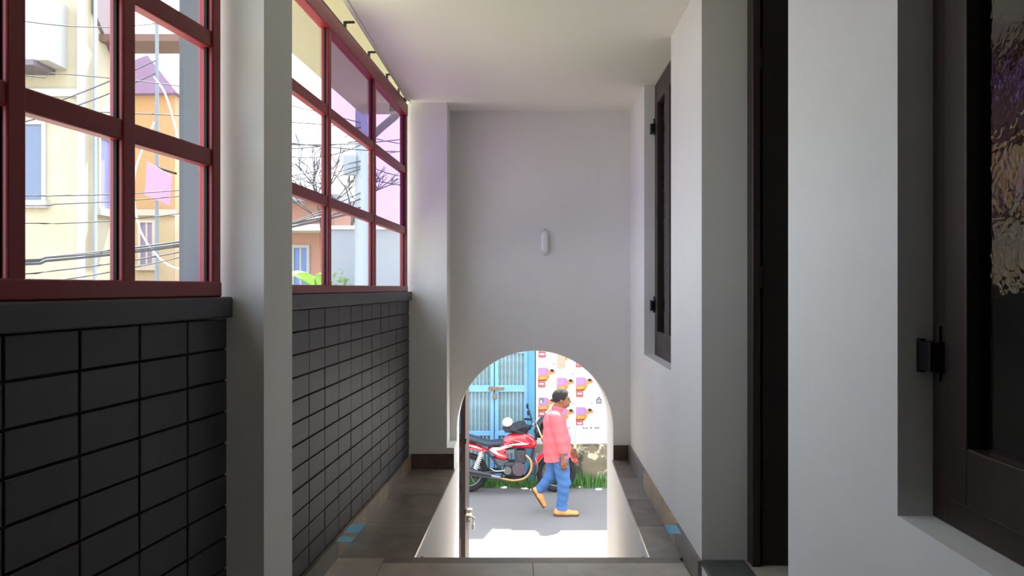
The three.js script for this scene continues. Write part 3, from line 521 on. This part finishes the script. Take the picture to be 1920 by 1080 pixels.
// ---------------------------------------------------------------- the walking man
function surfaceNet(f, min, max, cell) {                   // naive surface nets over a distance field
  const n = [0, 1, 2].map((k) => Math.ceil((max[k] - min[k]) / cell) + 1), S = [1, n[0], n[0] * n[1]], val = new Float32Array(n[0] * n[1] * n[2]);
  for (let k = 0; k < n[2]; k++) for (let j = 0; j < n[1]; j++) for (let i = 0; i < n[0]; i++) val[i + j * S[1] + k * S[2]] = f(min[0] + i * cell, min[1] + j * cell, min[2] + k * cell);
  const id = new Int32Array(val.length).fill(-1), pos = [], idx = [];
  const C = [0, 1, S[1], S[1] + 1, S[2], S[2] + 1, S[2] + S[1], S[2] + S[1] + 1], E = [[0, 1], [2, 3], [4, 5], [6, 7], [0, 2], [1, 3], [4, 6], [5, 7], [0, 4], [1, 5], [2, 6], [3, 7]];
  for (let k = 0; k < n[2] - 1; k++) for (let j = 0; j < n[1] - 1; j++) for (let i = 0; i < n[0] - 1; i++) {
    const o = i + j * S[1] + k * S[2]; let x = 0, y = 0, z = 0, c = 0;
    for (const [a, b] of E) { const va = val[o + C[a]], vb = val[o + C[b]]; if (va < 0 === vb < 0) continue; const t = va / (va - vb); x += (a & 1) + t * ((b & 1) - (a & 1)); y += (a >> 1 & 1) + t * ((b >> 1 & 1) - (a >> 1 & 1)); z += (a >> 2) + t * ((b >> 2) - (a >> 2)); c++; }
    if (c) { id[o] = pos.length / 3; pos.push(min[0] + (i + x / c) * cell, min[1] + (j + y / c) * cell, min[2] + (k + z / c) * cell); }
  }
  for (let k = 1; k < n[2] - 1; k++) for (let j = 1; j < n[1] - 1; j++) for (let i = 1; i < n[0] - 1; i++) {
    const o = i + j * S[1] + k * S[2];
    for (let a = 0; a < 3; a++) {
      const inA = val[o] < 0, inB = val[o + S[a]] < 0; if (inA === inB) continue;
      const u = S[(a + 1) % 3], v = S[(a + 2) % 3], q = [id[o - u - v], id[o - v], id[o], id[o - u]];
      if (q.some((t) => t < 0)) continue;
      if (inA) idx.push(q[0], q[1], q[2], q[0], q[2], q[3]); else idx.push(q[0], q[2], q[1], q[0], q[3], q[2]);
    }
  }
  const g = new THREE.BufferGeometry(), nor = new Float32Array(pos.length), e = cell * 0.6;
  for (let i = 0; i < pos.length; i += 3) { const [x, y, z] = pos.slice(i, i + 3), a = f(x + e, y, z) - f(x - e, y, z), b = f(x, y + e, z) - f(x, y - e, z), c = f(x, y, z + e) - f(x, y, z - e), l = Math.hypot(a, b, c) || 1; nor[i] = a / l; nor[i + 1] = b / l; nor[i + 2] = c / l; }
  g.setAttribute('position', new THREE.Float32BufferAttribute(pos, 3)); g.setAttribute('normal', new THREE.BufferAttribute(nor, 3)); g.setIndex(idx); return g;
}
const smin = (a, b, k) => { const h = Math.max(k - Math.abs(a - b), 0) / k; return Math.min(a, b) - h * h * k * 0.25; };
function cap3(a, b, ra, rb, zs = 1) { const dx = b[0] - a[0], dy = b[1] - a[1], dz = (b[2] - a[2]) / zs, L = dx * dx + dy * dy + dz * dz; return (x, y, z) => { const px = x - a[0], py = y - a[1], pz = (z - a[2]) / zs; let t = (px * dx + py * dy + pz * dz) / L; t = t < 0 ? 0 : t > 1 ? 1 : t; return Math.hypot(px - dx * t, py - dy * t, pz - dz * t) - (ra + (rb - ra) * t); }; }
function ell(c, r) { const m = Math.min(...r); return (x, y, z) => { const a = (x - c[0]) / r[0], b = (y - c[1]) / r[1], q = (z - c[2]) / r[2], l = Math.hypot(a, b, q); return (l - 1) * m * (l < 1 ? 1 : 1.1); }; }
const union = (fs, k) => (x, y, z) => { let d = fs[0](x, y, z); for (let i = 1; i < fs.length; i++) d = smin(d, fs[i](x, y, z), k); return d; };
{
  const g = thing('person', 'man in a coral pink shirt and blue jeans walking right along the street', 'person', [0.626, STREET, -11.04]);
  g.scale.set(1.1, 1, 1.1);
  const skin = plain(0x70482f, 0.55), shirtM = std({ color: 0xe8545a, roughness: 0.8, bumpMap: trowel, bumpScale: 0.002 }), jeans = std({ map: dataTex(256, (u, v) => mixc(hexc(0x2a4b7c), hexc(0x446c9c), 0.6 * fbm(u, v, 4, 4, 171) + 0.4 * hash(Math.floor(u * 256), Math.floor(v * 256), 5)), true, 0.8), roughness: 0.85 }), tan = plain(0xc08a4e, 0.6), sole = plain(0x4a3524, 0.8), hairM = plain(0x0d0b0a, 0.85);
  // joints: forward is +x, the viewer's side is +z
  const hipN = [0.02, 0.84, 0.09], kneeN = [0.075, 0.45, 0.1], ankN = [0.045, 0.1, 0.1], hipF = [0.0, 0.84, -0.09], kneeF = [-0.07, 0.5, -0.08], ankF = [-0.235, 0.29, -0.08];
  const shN = [-0.03, 1.355, 0.185], elN = [0.03, 1.04, 0.235], wrN = [0.055, 0.8, 0.235], shF = [-0.02, 1.355, -0.185], elF = [0.06, 1.06, -0.225], wrF = [0.175, 0.86, -0.2];
  const head = [0.055, 1.575, 0];
  const bodyF = union([cap3([-0.02, 1.3, 0], [0, 0.9, 0], 0.1, 0.1, 1.35), cap3(shN, [-0.03, 1.34, 0], 0.05, 0.07), cap3(shF, [-0.03, 1.34, 0], 0.05, 0.07), cap3([-0.02, 1.36, 0], [0.02, 1.52, 0], 0.062, 0.055),
    cap3(shN, elN, 0.048, 0.04), cap3(elN, wrN, 0.04, 0.026), cap3(shF, elF, 0.048, 0.04), cap3(elF, wrF, 0.04, 0.026), cap3(hipN, kneeN, 0.075, 0.052), cap3(kneeN, ankN, 0.05, 0.035), cap3(hipF, kneeF, 0.075, 0.052), cap3(kneeF, ankF, 0.05, 0.035)], 0.04);
  const parts = [surfaceNet(bodyF, [-0.4, 0.0, -0.36], [0.36, 1.58, 0.36], 0.013)];
  // head with jaw, nose, brow, lips, ears
  const hx = head[0], hy = head[1];
  const headF = union([ell([hx - 0.012, hy + 0.02, 0], [0.098, 0.112, 0.078]), ell([hx + 0.03, hy - 0.045, 0], [0.062, 0.075, 0.058]), cap3([hx + 0.075, hy - 0.085, 0], [hx + 0.05, hy - 0.09, 0], 0.022, 0.03), cap3([hx + 0.085, hy + 0.01, 0], [hx + 0.108, hy - 0.032, 0], 0.009, 0.015), cap3([hx + 0.082, hy + 0.025, -0.035], [hx + 0.082, hy + 0.025, 0.035], 0.012, 0.012), cap3([hx + 0.088, hy - 0.06, -0.018], [hx + 0.088, hy - 0.06, 0.018], 0.01, 0.01), cap3([hx - 0.01, hy - 0.06, 0], [hx - 0.04, hy - 0.15, 0], 0.05, 0.058)], 0.02);
  const earF = (s) => ell([hx - 0.012, hy - 0.012, s * 0.08], [0.018, 0.032, 0.012]);
  const headAll = union([headF, earF(1), earF(-1)], 0.008);
  parts.push(surfaceNet(headAll, [hx - 0.14, hy - 0.16, -0.11], [hx + 0.15, hy + 0.15, 0.11], 0.005));
  // hands: palm, four curled fingers of unequal length, thumb from the side of the palm
  const hand = (w, dir, s) => {
    const up = [-dir[0], -dir[1], -dir[2]], f = [[0.9, 0.0], [1.0, 0.33], [0.95, 0.66], [0.78, 1.0]], list = [];
    const across = (t) => (t - 0.5) * 0.056, P = (a, b, c) => [w[0] + dir[0] * a + c, w[1] + dir[1] * a + (Math.abs(dir[0]) > 0.5 ? 0 : 0), w[2] + b];
    // palm faces the thigh (z), fingers spread along x
    const Q = (along, acrossX, z) => [w[0] + dir[0] * along + acrossX * -dir[1], w[1] + dir[1] * along + acrossX * dir[0], w[2] + z];
    list.push(cap3(Q(0, -0.004, 0), Q(0.07, -0.018, 0), 0.023, 0.02), cap3(Q(0.02, 0.012, 0), Q(0.075, 0.02, 0), 0.02, 0.017));
    for (const [len, t] of f) { const a = Q(0.08, across(1 - t), 0), b = Q(0.08 + 0.04 * len, across(1 - t) * 1.08, -s * 0.006), c = Q(0.08 + 0.066 * len, across(1 - t) * 1.05, -s * 0.022), e = Q(0.08 + 0.078 * len, across(1 - t), -s * 0.038); list.push(cap3(a, b, 0.0095, 0.009), cap3(b, c, 0.009, 0.0083), cap3(c, e, 0.0083, 0.0075)); }
    list.push(cap3(Q(0.025, 0.02, -s * 0.004), Q(0.055, 0.046, -s * 0.014), 0.012, 0.0105), cap3(Q(0.055, 0.046, -s * 0.014), Q(0.085, 0.05, -s * 0.024), 0.0105, 0.0085));
    const F = (x, y, z) => { let d = list[0](x, y, z); for (let i = 1; i < list.length; i++) d = smin(d, list[i](x, y, z), i < 2 ? 0.02 : 0.004); return d; }, c = Q(0.07, 0, 0), r = 0.12;
    return surfaceNet(F, [c[0] - r, c[1] - r, c[2] - 0.07], [c[0] + r, c[1] + r, c[2] + 0.07], 0.0035);
  };
  parts.push(hand(wrN, [0.13, -0.99, 0], 1), hand(wrF, [0.5, -0.866, 0], -1));
  mesh('body', mergeGeometries(parts.map((q) => { q.deleteAttribute('uv'); return q; })), skin, g);
  // shirt
  const hem = (x) => 0.72 + (x + 0.157) * 0.22;
  const shirtU = union([cap3([-0.035, 1.27, 0], [-0.01, 1.0, 0], 0.145, 0.165, 1.25), cap3([-0.005, 1.0, 0], [-0.002, 0.72, 0], 0.17, 0.17, 1.2), cap3([-0.03, 1.37, -0.13], [-0.03, 1.37, 0.13], 0.07, 0.07), cap3([-0.02, 1.38, 0], [0.0, 1.44, 0], 0.08, 0.07)], 0.035);
  const sleeves = union([cap3(shN, elN, 0.078, 0.064), cap3(elN, [0.052, 0.9, 0.236], 0.064, 0.058), cap3(shF, elF, 0.078, 0.064), cap3(elF, [0.13, 0.94, -0.21], 0.062, 0.056)], 0.02);
  const shirtF = (x, y, z) => { const wr = 0.006 * Math.sin(y * 38 + x * 14 + z * 9) * Math.sin(x * 21 - y * 9 + z * 17); const t = Math.max(shirtU(x, y, z) + wr, hem(x) - y), a = Math.max(sleeves(x, y, z) + wr * 0.6, 0.885 - y); return Math.max(smin(t, a, y > 1.22 ? 0.04 : 0.006), y - 1.465 - (0.01 - x) * 0.3); };
  const shirt = mesh('shirt', metreUV(surfaceNet(shirtF, [-0.28, 0.62, -0.36], [0.32, 1.54, 0.36], 0.0105)), shirtM, g);
  mesh('collar', (() => { const c = new THREE.TorusGeometry(0.066, 0.016, 8, 24); c.scale(1, 1, 1.5); c.rotateX(Math.PI / 2); c.rotateZ(-0.28); c.translate(0.008, 1.455, 0); return c; })(), shirtM, shirt);
  // jeans
  const jF0 = union([cap3([0.0, 0.86, -0.05], [0.0, 0.86, 0.05], 0.125, 0.125), cap3(hipN, kneeN, 0.112, 0.082), cap3(kneeN, [0.05, 0.13, 0.1], 0.08, 0.064), cap3(hipF, kneeF, 0.112, 0.08), cap3(kneeF, [-0.22, 0.305, -0.08], 0.078, 0.062)], 0.03);
  const jF = (x, y, z) => Math.max(jF0(x, y, z) + 0.005 * Math.sin(y * 46 + x * 20) * Math.sin(z * 24 + y * 12), y - 0.95);
  mesh('jeans', metreUV(surfaceNet(jF, [-0.36, 0.04, -0.26], [0.24, 0.98, 0.26], 0.0105)), jeans, g);
  mesh('turn_up', (() => { const t = new THREE.CylinderGeometry(0.07, 0.073, 0.05, 20, 1, false); t.translate(0.05, 0.115, 0.1); return t; })(), plain(0x3a63a0, 0.85), g);
  // shoes
  const shoe = (px, py, pz, turn) => {
    const s = new THREE.Group(); s.name = 'shoe'; s.position.set(px, py, pz); s.rotation.z = turn; g.add(s);
    const F = union([cap3([-0.045, 0.05, 0], [0.06, 0.045, 0], 0.045, 0.04), cap3([0.06, 0.045, 0], [0.185, 0.034, 0], 0.04, 0.033, 1.25), cap3([-0.03, 0.06, 0], [-0.02, 0.1, 0], 0.042, 0.045)], 0.03);
    mesh('upper', surfaceNet((x, y, z) => Math.max(F(x, y, z), 0.012 - y, y - 0.105), [-0.12, 0, -0.07], [0.25, 0.14, 0.07], 0.006), tan, s);
    mesh('sole', surfaceNet((x, y, z) => Math.max(F(x, 0.04, z) - 0.005, y - 0.02, 0.002 - y), [-0.12, -0.006, -0.07], [0.26, 0.03, 0.07], 0.006), sole, s);
  };
  shoe(0.04, 0, 0.1, 0); shoe(-0.285, 0.235, -0.08, -1.05);
  // hair and eyes
  const hairF = (x, y, z) => { const w = 0.003 * Math.sin(x * 110 + z * 50) * Math.sin(z * 120 + y * 40), d = ell([hx - 0.01, hy + 0.034, 0], [0.11, 0.116, 0.091])(x, y, z) + w; return Math.max(d, (x - hx - 0.02) * 0.86 - (y - hy + 0.02) * 0.5, hy - 0.035 - y + (x - hx + 0.08) * 0.3); };
  mesh('hair', surfaceNet(hairF, [hx - 0.15, hy - 0.12, -0.12], [hx + 0.14, hy + 0.18, 0.12], 0.005), hairM, g);
  for (const s of [-1, 1]) { mesh('eye', new THREE.SphereGeometry(0.011, 12, 8).translate(hx + 0.083, hy + 0.004, s * 0.03), plain(0x2a211c, 0.3), g); mesh('eyebrow', rod([hx + 0.093, hy + 0.032, s * 0.015], [hx + 0.082, hy + 0.032, s * 0.045], 0.005, 0.004, 6), hairM, g); }
}

// ---------------------------------------------------------------- neighbourhood seen through the red windows
{
  const cream = std({ map: dataTex(128, (u, v) => mixc(hexc(0xb8ad95), hexc(0xa59a80), fbm(u, v, 4, 4, 181)), true, 2.5), roughness: 0.85 }), pale = plain(0xb2b0ab, 0.85), blue = plain(0x6484bd, 0.6), winGlass = new THREE.MeshPhysicalMaterial({ color: 0x55637a, roughness: 0.15, clearcoat: 0.5 }), lav = plain(0x7f7aa0, 0.6), taupe = plain(0x6f6568, 0.8), tan = std({ color: 0xa98a66, roughness: 0.85 }), mauve = plain(0x7d688e, 0.7), brown = plain(0x6b5147, 0.8), orange = plain(0xb98670, 0.85);
  const win = (g, x0, x1, y0, y1, d, m = winGlass) => { const f = mesh('window', merge([bx(x0 - 0.06, x0, y0 - 0.06, y1 + 0.06, d - 0.05, d + 0.02), bx(x1, x1 + 0.06, y0 - 0.06, y1 + 0.06, d - 0.05, d + 0.02), bx(x0, x1, y1, y1 + 0.06, d - 0.05, d + 0.02), bx(x0 - 0.1, x1 + 0.1, y0 - 0.12, y0, d - 0.1, d + 0.02)]), pale, g); mesh('pane', bx(x0, x1, y0, y1, d - 0.015, d + 0.005), m, f); mesh('transom', bx((x0 + x1) / 2 - 0.02, (x0 + x1) / 2 + 0.02, y0, y1, d - 0.03, d - 0.015), pale, f); };
  const sideWin = (g, d0, d1, y0, y1, x, m = winGlass) => { const f = mesh('window', merge([bx(x - 0.02, x + 0.06, y0 - 0.06, y1 + 0.06, d0 - 0.06, d0), bx(x - 0.02, x + 0.06, y0 - 0.06, y1 + 0.06, d1, d1 + 0.06), bx(x - 0.02, x + 0.06, y1, y1 + 0.06, d0, d1), bx(x - 0.02, x + 0.12, y0 - 0.12, y0, d0 - 0.1, d1 + 0.1)]), pale, g); mesh('pane', bx(x - 0.005, x + 0.015, y0, y1, d0, d1), m, f); };
  const A = thing('apartment_building', 'tall cream apartment building behind the nearer red window', 'building', [0, 0, 0]);
  mesh('wall', bx(-16, -7.02, STREET, 8.2, 13, 14.9), cream, A);
  mesh('balcony', bx(-12, -7.22, 4.95, 5.97, 12.45, 13.02), pale, A); mesh('balcony_floor', bx(-12.05, -7.42, 4.86, 4.95, 12.4, 13.02), taupe, A);
  mesh('blue_shutter', bx(-9.2, -7.5, 5.99, 7.4, 12.94, 13.01), blue, A); mesh('band', bx(-16, -7.0, 4.5, 4.62, 12.92, 13.02), pale, A);
  win(A, -8.42, -7.62, 2.82, 4.05, 13); win(A, -10.4, -9.4, 2.82, 4.05, 13); win(A, -8.42, -7.62, 0.0, 1.2, 13); win(A, -10.4, -9.4, 0.0, 1.2, 13);
  sideWin(A, 13.55, 13.95, 2.75, 3.95, -7.02, lav); sideWin(A, 13.55, 13.95, -0.2, 1.0, -7.02, lav);
  mesh('gable_board', (() => { const e = extrudeXY([[-13.35, 7.6], [-13.35, 6.0], [-14.05, 5.42], [-14.05, 7.6]], 0.08); e.rotateY(-Math.PI / 2); e.translate(-7.0, 0, 0); const p = e.attributes.position; for (let i = 0; i < p.count; i++) p.setZ(i, -Math.abs(p.getZ(i))); e.computeVertexNormals(); return e; })(), taupe, A);
  mesh('eave', bx(-7.03, -5.4, 5.6, 5.72, 13.6, 14.35), brown, A); mesh('drain_pipe', rod([-6.97, STREET, -12.93], [-6.97, 8, -12.93], 0.06), pale, A); mesh('drain_pipe', rod([-6.93, STREET, -13.3], [-6.93, 6.5, -13.3], 0.03), plain(0x9aa4ac, 0.6), A);
  mesh('roof', bx(-16.3, -6.8, 8.2, 8.4, 12.6, 15.1), pale, A);
  const T = thing('tan_house', 'tan house with mauve roof behind the cable bundle', 'house');
  mesh('wall', bx(-10, -7.25, 3.0, 5.55, 17.2, 21), tan, T); mesh('wall_lower', bx(-10, -7.25, STREET, 3.0, 17.2, 21), cream, T);
  mesh('roof', (() => { const e = extrudeXY([[-10.1, 5.5], [-7.75, 6.35], [-7.12, 5.55]], 4.2); e.translate(0, 0, -19.1); return e; })(), mauve, T); win(T, -7.97, -7.72, 1.9, 2.8, 17.2, lav);
  mesh('wall_band', bx(-10, -7.23, 2.95, 3.08, 17.1, 17.22), pale, T);
  const O = thing('orange_house', 'orange house with flat grey roof slab behind the banana plant', 'house');
  mesh('wall', bx(-5.9, -3.55, STREET, 3.1, 16, 20), orange, O); mesh('roof_slab', bx(-6.0, -3.4, 3.1, 3.24, 15.6, 20.2), plain(0x8a9098, 0.8), O); mesh('awning', bx(-5.95, -3.6, 2.5, 2.62, 15.3, 16.05), limewash, O); mesh('porch_wall', bx(-5.6, -3.9, STREET, 0.9, 15.3, 15.45), orange, O);
  win(O, -4.35, -4.1, 1.0, 2.2, 16, blue); win(O, -5.3, -4.8, 1.0, 2.2, 16, blue);
  const D2 = thing('grey_house', 'pale grey house behind the purple window panes', 'house');
  mesh('wall', bx(-2.35, 0.3, STREET, 2.95, 19, 23), plain(0xc9ccd2, 0.85), D2); mesh('roof', bx(-2.5, 0.5, 2.95, 3.1, 18.7, 23.2), taupe, D2); win(D2, -2.0, -1.5, 1.7, 2.6, 19);
  // utility pole
  const pole = thing('utility_pole', 'pale concrete utility pole carrying the cables', 'pole', [-2.33, STREET, -12.4]);
  mesh('shaft', rod([0, 0, 0], [0, 7.2, 0], 0.13, 0.09, 16), plain(0x99a2a9, 0.8), pole); mesh('cross_arm', rbox(1.1, 0.07, 0.07, 0.01, 0, 6.6, 0.1), M.iron, pole);
  for (const x of [-0.5, -0.25, 0.25, 0.5]) mesh('insulator', rod([x, 6.63, 0.1], [x, 6.75, 0.1], 0.035, 0.025, 10), plain(0xe8e4dc, 0.3), pole);
  mesh('junction_box', rbox(0.2, 0.3, 0.16, 0.01, -0.16, 5.0, 0.06), plain(0x8f989e, 0.6), pole);
  const pole2 = thing('utility_pole', 'thin steel pole holding the pink sign by the cream building', 'pole', [-4.75, STREET, -10.7]);
  mesh('shaft', rod([0, 0, 0], [0, 7, 0], 0.028, 0.022, 12), plain(0x6d757c, 0.6), pole2); mesh('bracket', rod([0, 4.72, 0], [0.32, 4.62, 0.15], 0.015), M.iron, pole2);
  const sign = mesh('hanging_sign', extrudeXY([[-4.79, 3.06], [-4.46, 2.87], [-4.49, 2.48], [-4.82, 2.62]].map(([a, b]) => [a + 4.64, b - 2.76]), 0.02, 0.004), plain(0xc07890, 0.7)); sign.position.set(-4.64, 2.76, -10.5); tag(sign, 'tilted pink sheet sign hanging among the cables', 'sign');
  // cables
  const K = [[[-6.12, 1.64, -9], [-2.33, 2.58, -12.3], 0.25, 0.016], [[-6.12, 1.69, -9], [-2.33, 2.64, -12.3], 0.3, 0.012], [[-6.19, 1.67, -9.1], [-2.35, 2.62, -12.3], 0.2, 0.014], [[-6.12, 1.52, -9], [-2.33, 2.77, -12.3], 0.45, 0.01], [[-5.85, 1.37, -8.6], [-2.33, 2.86, -12.3], 0.5, 0.008],
    [[-6.0, 2.45, -9], [-2.33, 3.35, -12.3], 0.35, 0.008], [[-6.0, 2.33, -9], [-2.33, 3.27, -12.3], 0.3, 0.008], [[-6.13, 2.14, -9.2], [-2.33, 3.23, -12.3], 0.5, 0.008], [[-6.0, 3.41, -9], [-2.33, 3.86, -12.3], -0.1, 0.008], [[-6.0, 3.5, -9], [-2.33, 3.66, -12.3], 0.6, 0.01], [[-6.27, 3.28, -9.4], [-4.75, 4.45, -10.7], 0.1, 0.009], [[-6.27, 3.22, -9.4], [-4.75, 4.28, -10.7], 0.15, 0.009], [[-6.0, 3.86, -9], [-2.33, 3.94, -12.3], -0.3, 0.007], [[-6.0, 4.5, -9], [-4.75, 4.94, -10.7], 0.2, 0.007],
    [[-2.99, 2.87, -8], [-1.3, 4.0, -13.46], 0.2, 0.01], [[-2.99, 2.97, -8], [-1.3, 3.7, -13.46], 0.15, 0.008], [[-2.33, 3.47, -12.3], [-1.2, 3.95, -13.46], 0.2, 0.008], [[-2.33, 3.35, -12.3], [-1.2, 3.35, -13.46], 0.3, 0.008], [[-2.33, 3.76, -12.3], [-1.2, 3.78, -13.46], 0.1, 0.008], [[-2.33, 3.11, -12.3], [-1.2, 3.1, -13.46], 0.1, 0.01], [[-2.76, 2.66, -9], [-2.33, 3.88, -12.3], 0.1, 0.007], [[-3.07, 3.1, -10], [-2.33, 3.6, -12.3], 0.25, 0.008]];
  const rub = plain(0x34383d, 0.6);
  const ORD = ['first', 'second', 'third', 'fourth', 'fifth', 'sixth', 'seventh', 'eighth', 'ninth'], rank = (i, from, to, end) => ORD[K.slice(from, to).filter((c) => c[end][1] > K[i][end][1] || (c[end][1] === K[i][end][1] && K.indexOf(c) < i)).length];
  K.forEach(([a, b, sag, r], i) => {
    const ext = i < 14 ? 1.4 : 0, A0 = a.map((v, k) => v - (b[k] - v) * ext * (k === 1 ? 0.3 : 1)), pts = [];
    if (ext) pts.push(A0);
    for (let k = 0; k <= 8; k++) { const t = k / 8; pts.push([a[0] + (b[0] - a[0]) * t, a[1] + (b[1] - a[1]) * t - sag * 4 * t * (1 - t) * 0.5, a[2] + (b[2] - a[2]) * t]); }
    tag(mesh('overhead_cable', tube(pts, r, 40, 5), rub), i < 5 ? 'thin dark cable in the low sagging bundle before the cream building' : i < 14 ? `thin dark cable before the cream building, ${rank(i, 5, 14, 0)} from the top` : `thin dark cable by the concrete pole against the sky, ${rank(i, 14, 22, 1)} from the top`, 'cable', i < 5 ? 'low cable bundle' : i < 14 ? 'high cables by the cream building' : 'cables at the concrete pole');
  });
  const loops = [[[-4.75, 3.6, -10.62], [-4.95, 2.9, -10.5], [-4.85, 2.2, -10.4], [-4.5, 1.75, -10.3], [-4.1, 1.6, -10.2]], [[-4.75, 4.2, -10.62], [-4.5, 3.9, -10.4], [-4.3, 3.3, -10.3], [-4.25, 2.7, -10.3]]];
  loops.forEach((p, i) => tag(mesh('loose_cable', tube(p, 0.012, 40, 6), plain(0xb9bbbb, 0.5)), i ? 'pale loose cable curling above the pink sign' : 'pale loose cable looping below the pink sign', 'cable'));
  // bare branching tree by the pole
  const tree = thing('bare_tree', 'bare branching tree beside the concrete pole', 'tree', [-2.8, STREET, -13.8]);
  const br = []; const grow = (p, dir, len, r, lv) => { const q = [p[0] + dir[0] * len, p[1] + dir[1] * len, p[2] + dir[2] * len]; br.push(rod(p, q, r, r * 0.7, 5).toNonIndexed()); if (lv > 0) for (let k = 0; k < (lv > 2 ? 2 : 3); k++) { const d = V(dir[0] + rr(-0.75, 0.75), dir[1] + rr(-0.35, 0.4), dir[2] + rr(-0.6, 0.6)).normalize(); grow(q, [d.x, d.y, d.z], len * rr(0.6, 0.85), r * 0.7, lv - 1); } };
  grow([0, 2.6, 0], [-0.1, 1, -0.1], 1.0, 0.05, 5); grow([0, 3.2, 0], [0.3, 0.9, 0.1], 0.75, 0.04, 5); grow([0, 3.1, 0], [-0.5, 0.8, 0.2], 0.8, 0.04, 5);
  mesh('trunk', rod([0, 0, 0], [0, 3.3, 0], 0.1, 0.05, 8), plain(0x6a645e, 0.9), tree); mesh('branches', merge(br), plain(0x4e4a46, 0.9), tree);
  // leafy plants
  const leafM = new THREE.MeshPhysicalMaterial({ color: 0x6f9a3a, roughness: 0.9, transmission: 0.35, thickness: 0, side: THREE.DoubleSide });
  const bush = (name, label, x, d, y0, w, h, n, sz) => { const pos = []; for (let i = 0; i < n; i++) { const a = rr(0, 6.28), t = Math.sqrt(rnd()), c = [Math.cos(a) * t * w, y0 + rnd() * h * (1.1 - t * t * 0.7), Math.sin(a) * t * w * 0.6], u = V(rr(-1, 1), rr(-1, 1), rr(-1, 1)).normalize(), v = V(rr(-1, 1), rr(-1, 1), rr(-1, 1)).cross(u).normalize(), s = sz * rr(0.6, 1.3); const P = (k, l) => [c[0] + u.x * s * k + v.x * s * l, c[1] + u.y * s * k + v.y * s * l, c[2] + u.z * s * k + v.z * s * l]; pos.push(...P(-1, 0), ...P(0, 0.4), ...P(1, 0), ...P(-1, 0), ...P(1, 0), ...P(0, -0.4)); } const q = new THREE.BufferGeometry(); q.setAttribute('position', new THREE.Float32BufferAttribute(pos, 3)); q.computeVertexNormals(); const t = thing(name, label, 'plant', [x, STREET, -d]); const f = mesh('foliage', q, leafM, t); f.userData.kind = 'stuff'; mesh('stem', rod([0, 0, 0], [0, y0 + h * 0.5, 0], 0.06, 0.03, 8), plain(0x6d6250, 0.9), t); };
  bush('shrub', 'low green shrub in front of the orange house', -5.25, 14.7, 2.4, 0.6, 0.9, 420, 0.09);
  bush('shrub', 'small green shrub at the foot of the concrete pole', -2.75, 12.75, 2.6, 0.35, 0.75, 260, 0.06);
  const ban = thing('banana_plant', 'banana plant with long arching leaves before the orange house', 'plant', [-3.5, STREET, -14.4]);
  mesh('stem', rod([0, 0, 0], [0, 3.1, 0], 0.12, 0.07, 12), plain(0x9aa35a, 0.8), ban);
  for (let k = 0; k < 8; k++) { const a = k * 0.79 + 0.3, L = rr(0.7, 1.1), n = 8, pos = []; const at = (t, s) => { const r = L * t, y = 3.05 + L * (0.9 * t - 0.95 * t * t) + 0.25 * t, w = 0.15 * Math.sin(Math.PI * Math.min(1, t * 0.95 + 0.05)) * s; return [Math.cos(a) * r - Math.sin(a) * w, y - Math.abs(s) * 0.03, Math.sin(a) * r + Math.cos(a) * w]; }; for (let i = 0; i < n; i++) for (const s of [-1, 1]) { const p0 = at(i / n, 0), p1 = at((i + 1) / n, 0), p2 = at((i + 1) / n, s), p3 = at(i / n, s); pos.push(...p0, ...p1, ...p2, ...p0, ...p2, ...p3); } const q = new THREE.BufferGeometry(); q.setAttribute('position', new THREE.Float32BufferAttribute(pos, 3)); q.computeVertexNormals(); mesh('leaf', q, leafM, ban); }
  // rainwater elbow under the end of the eave
  tag(mesh('gutter_pipe', tube([[-1.0, 2.99, -7.1], [-1.04, 2.96, -7.2], [-1.12, 2.93, -7.32], [-1.22, 2.89, -7.45], [-1.3, 2.85, -7.55]], 0.035, 30, 10), plain(0x5c5f66, 0.6)), 'grey curved gutter pipe under the eave behind the purple panes', 'pipe');
}
renderer.render(scene, camera);
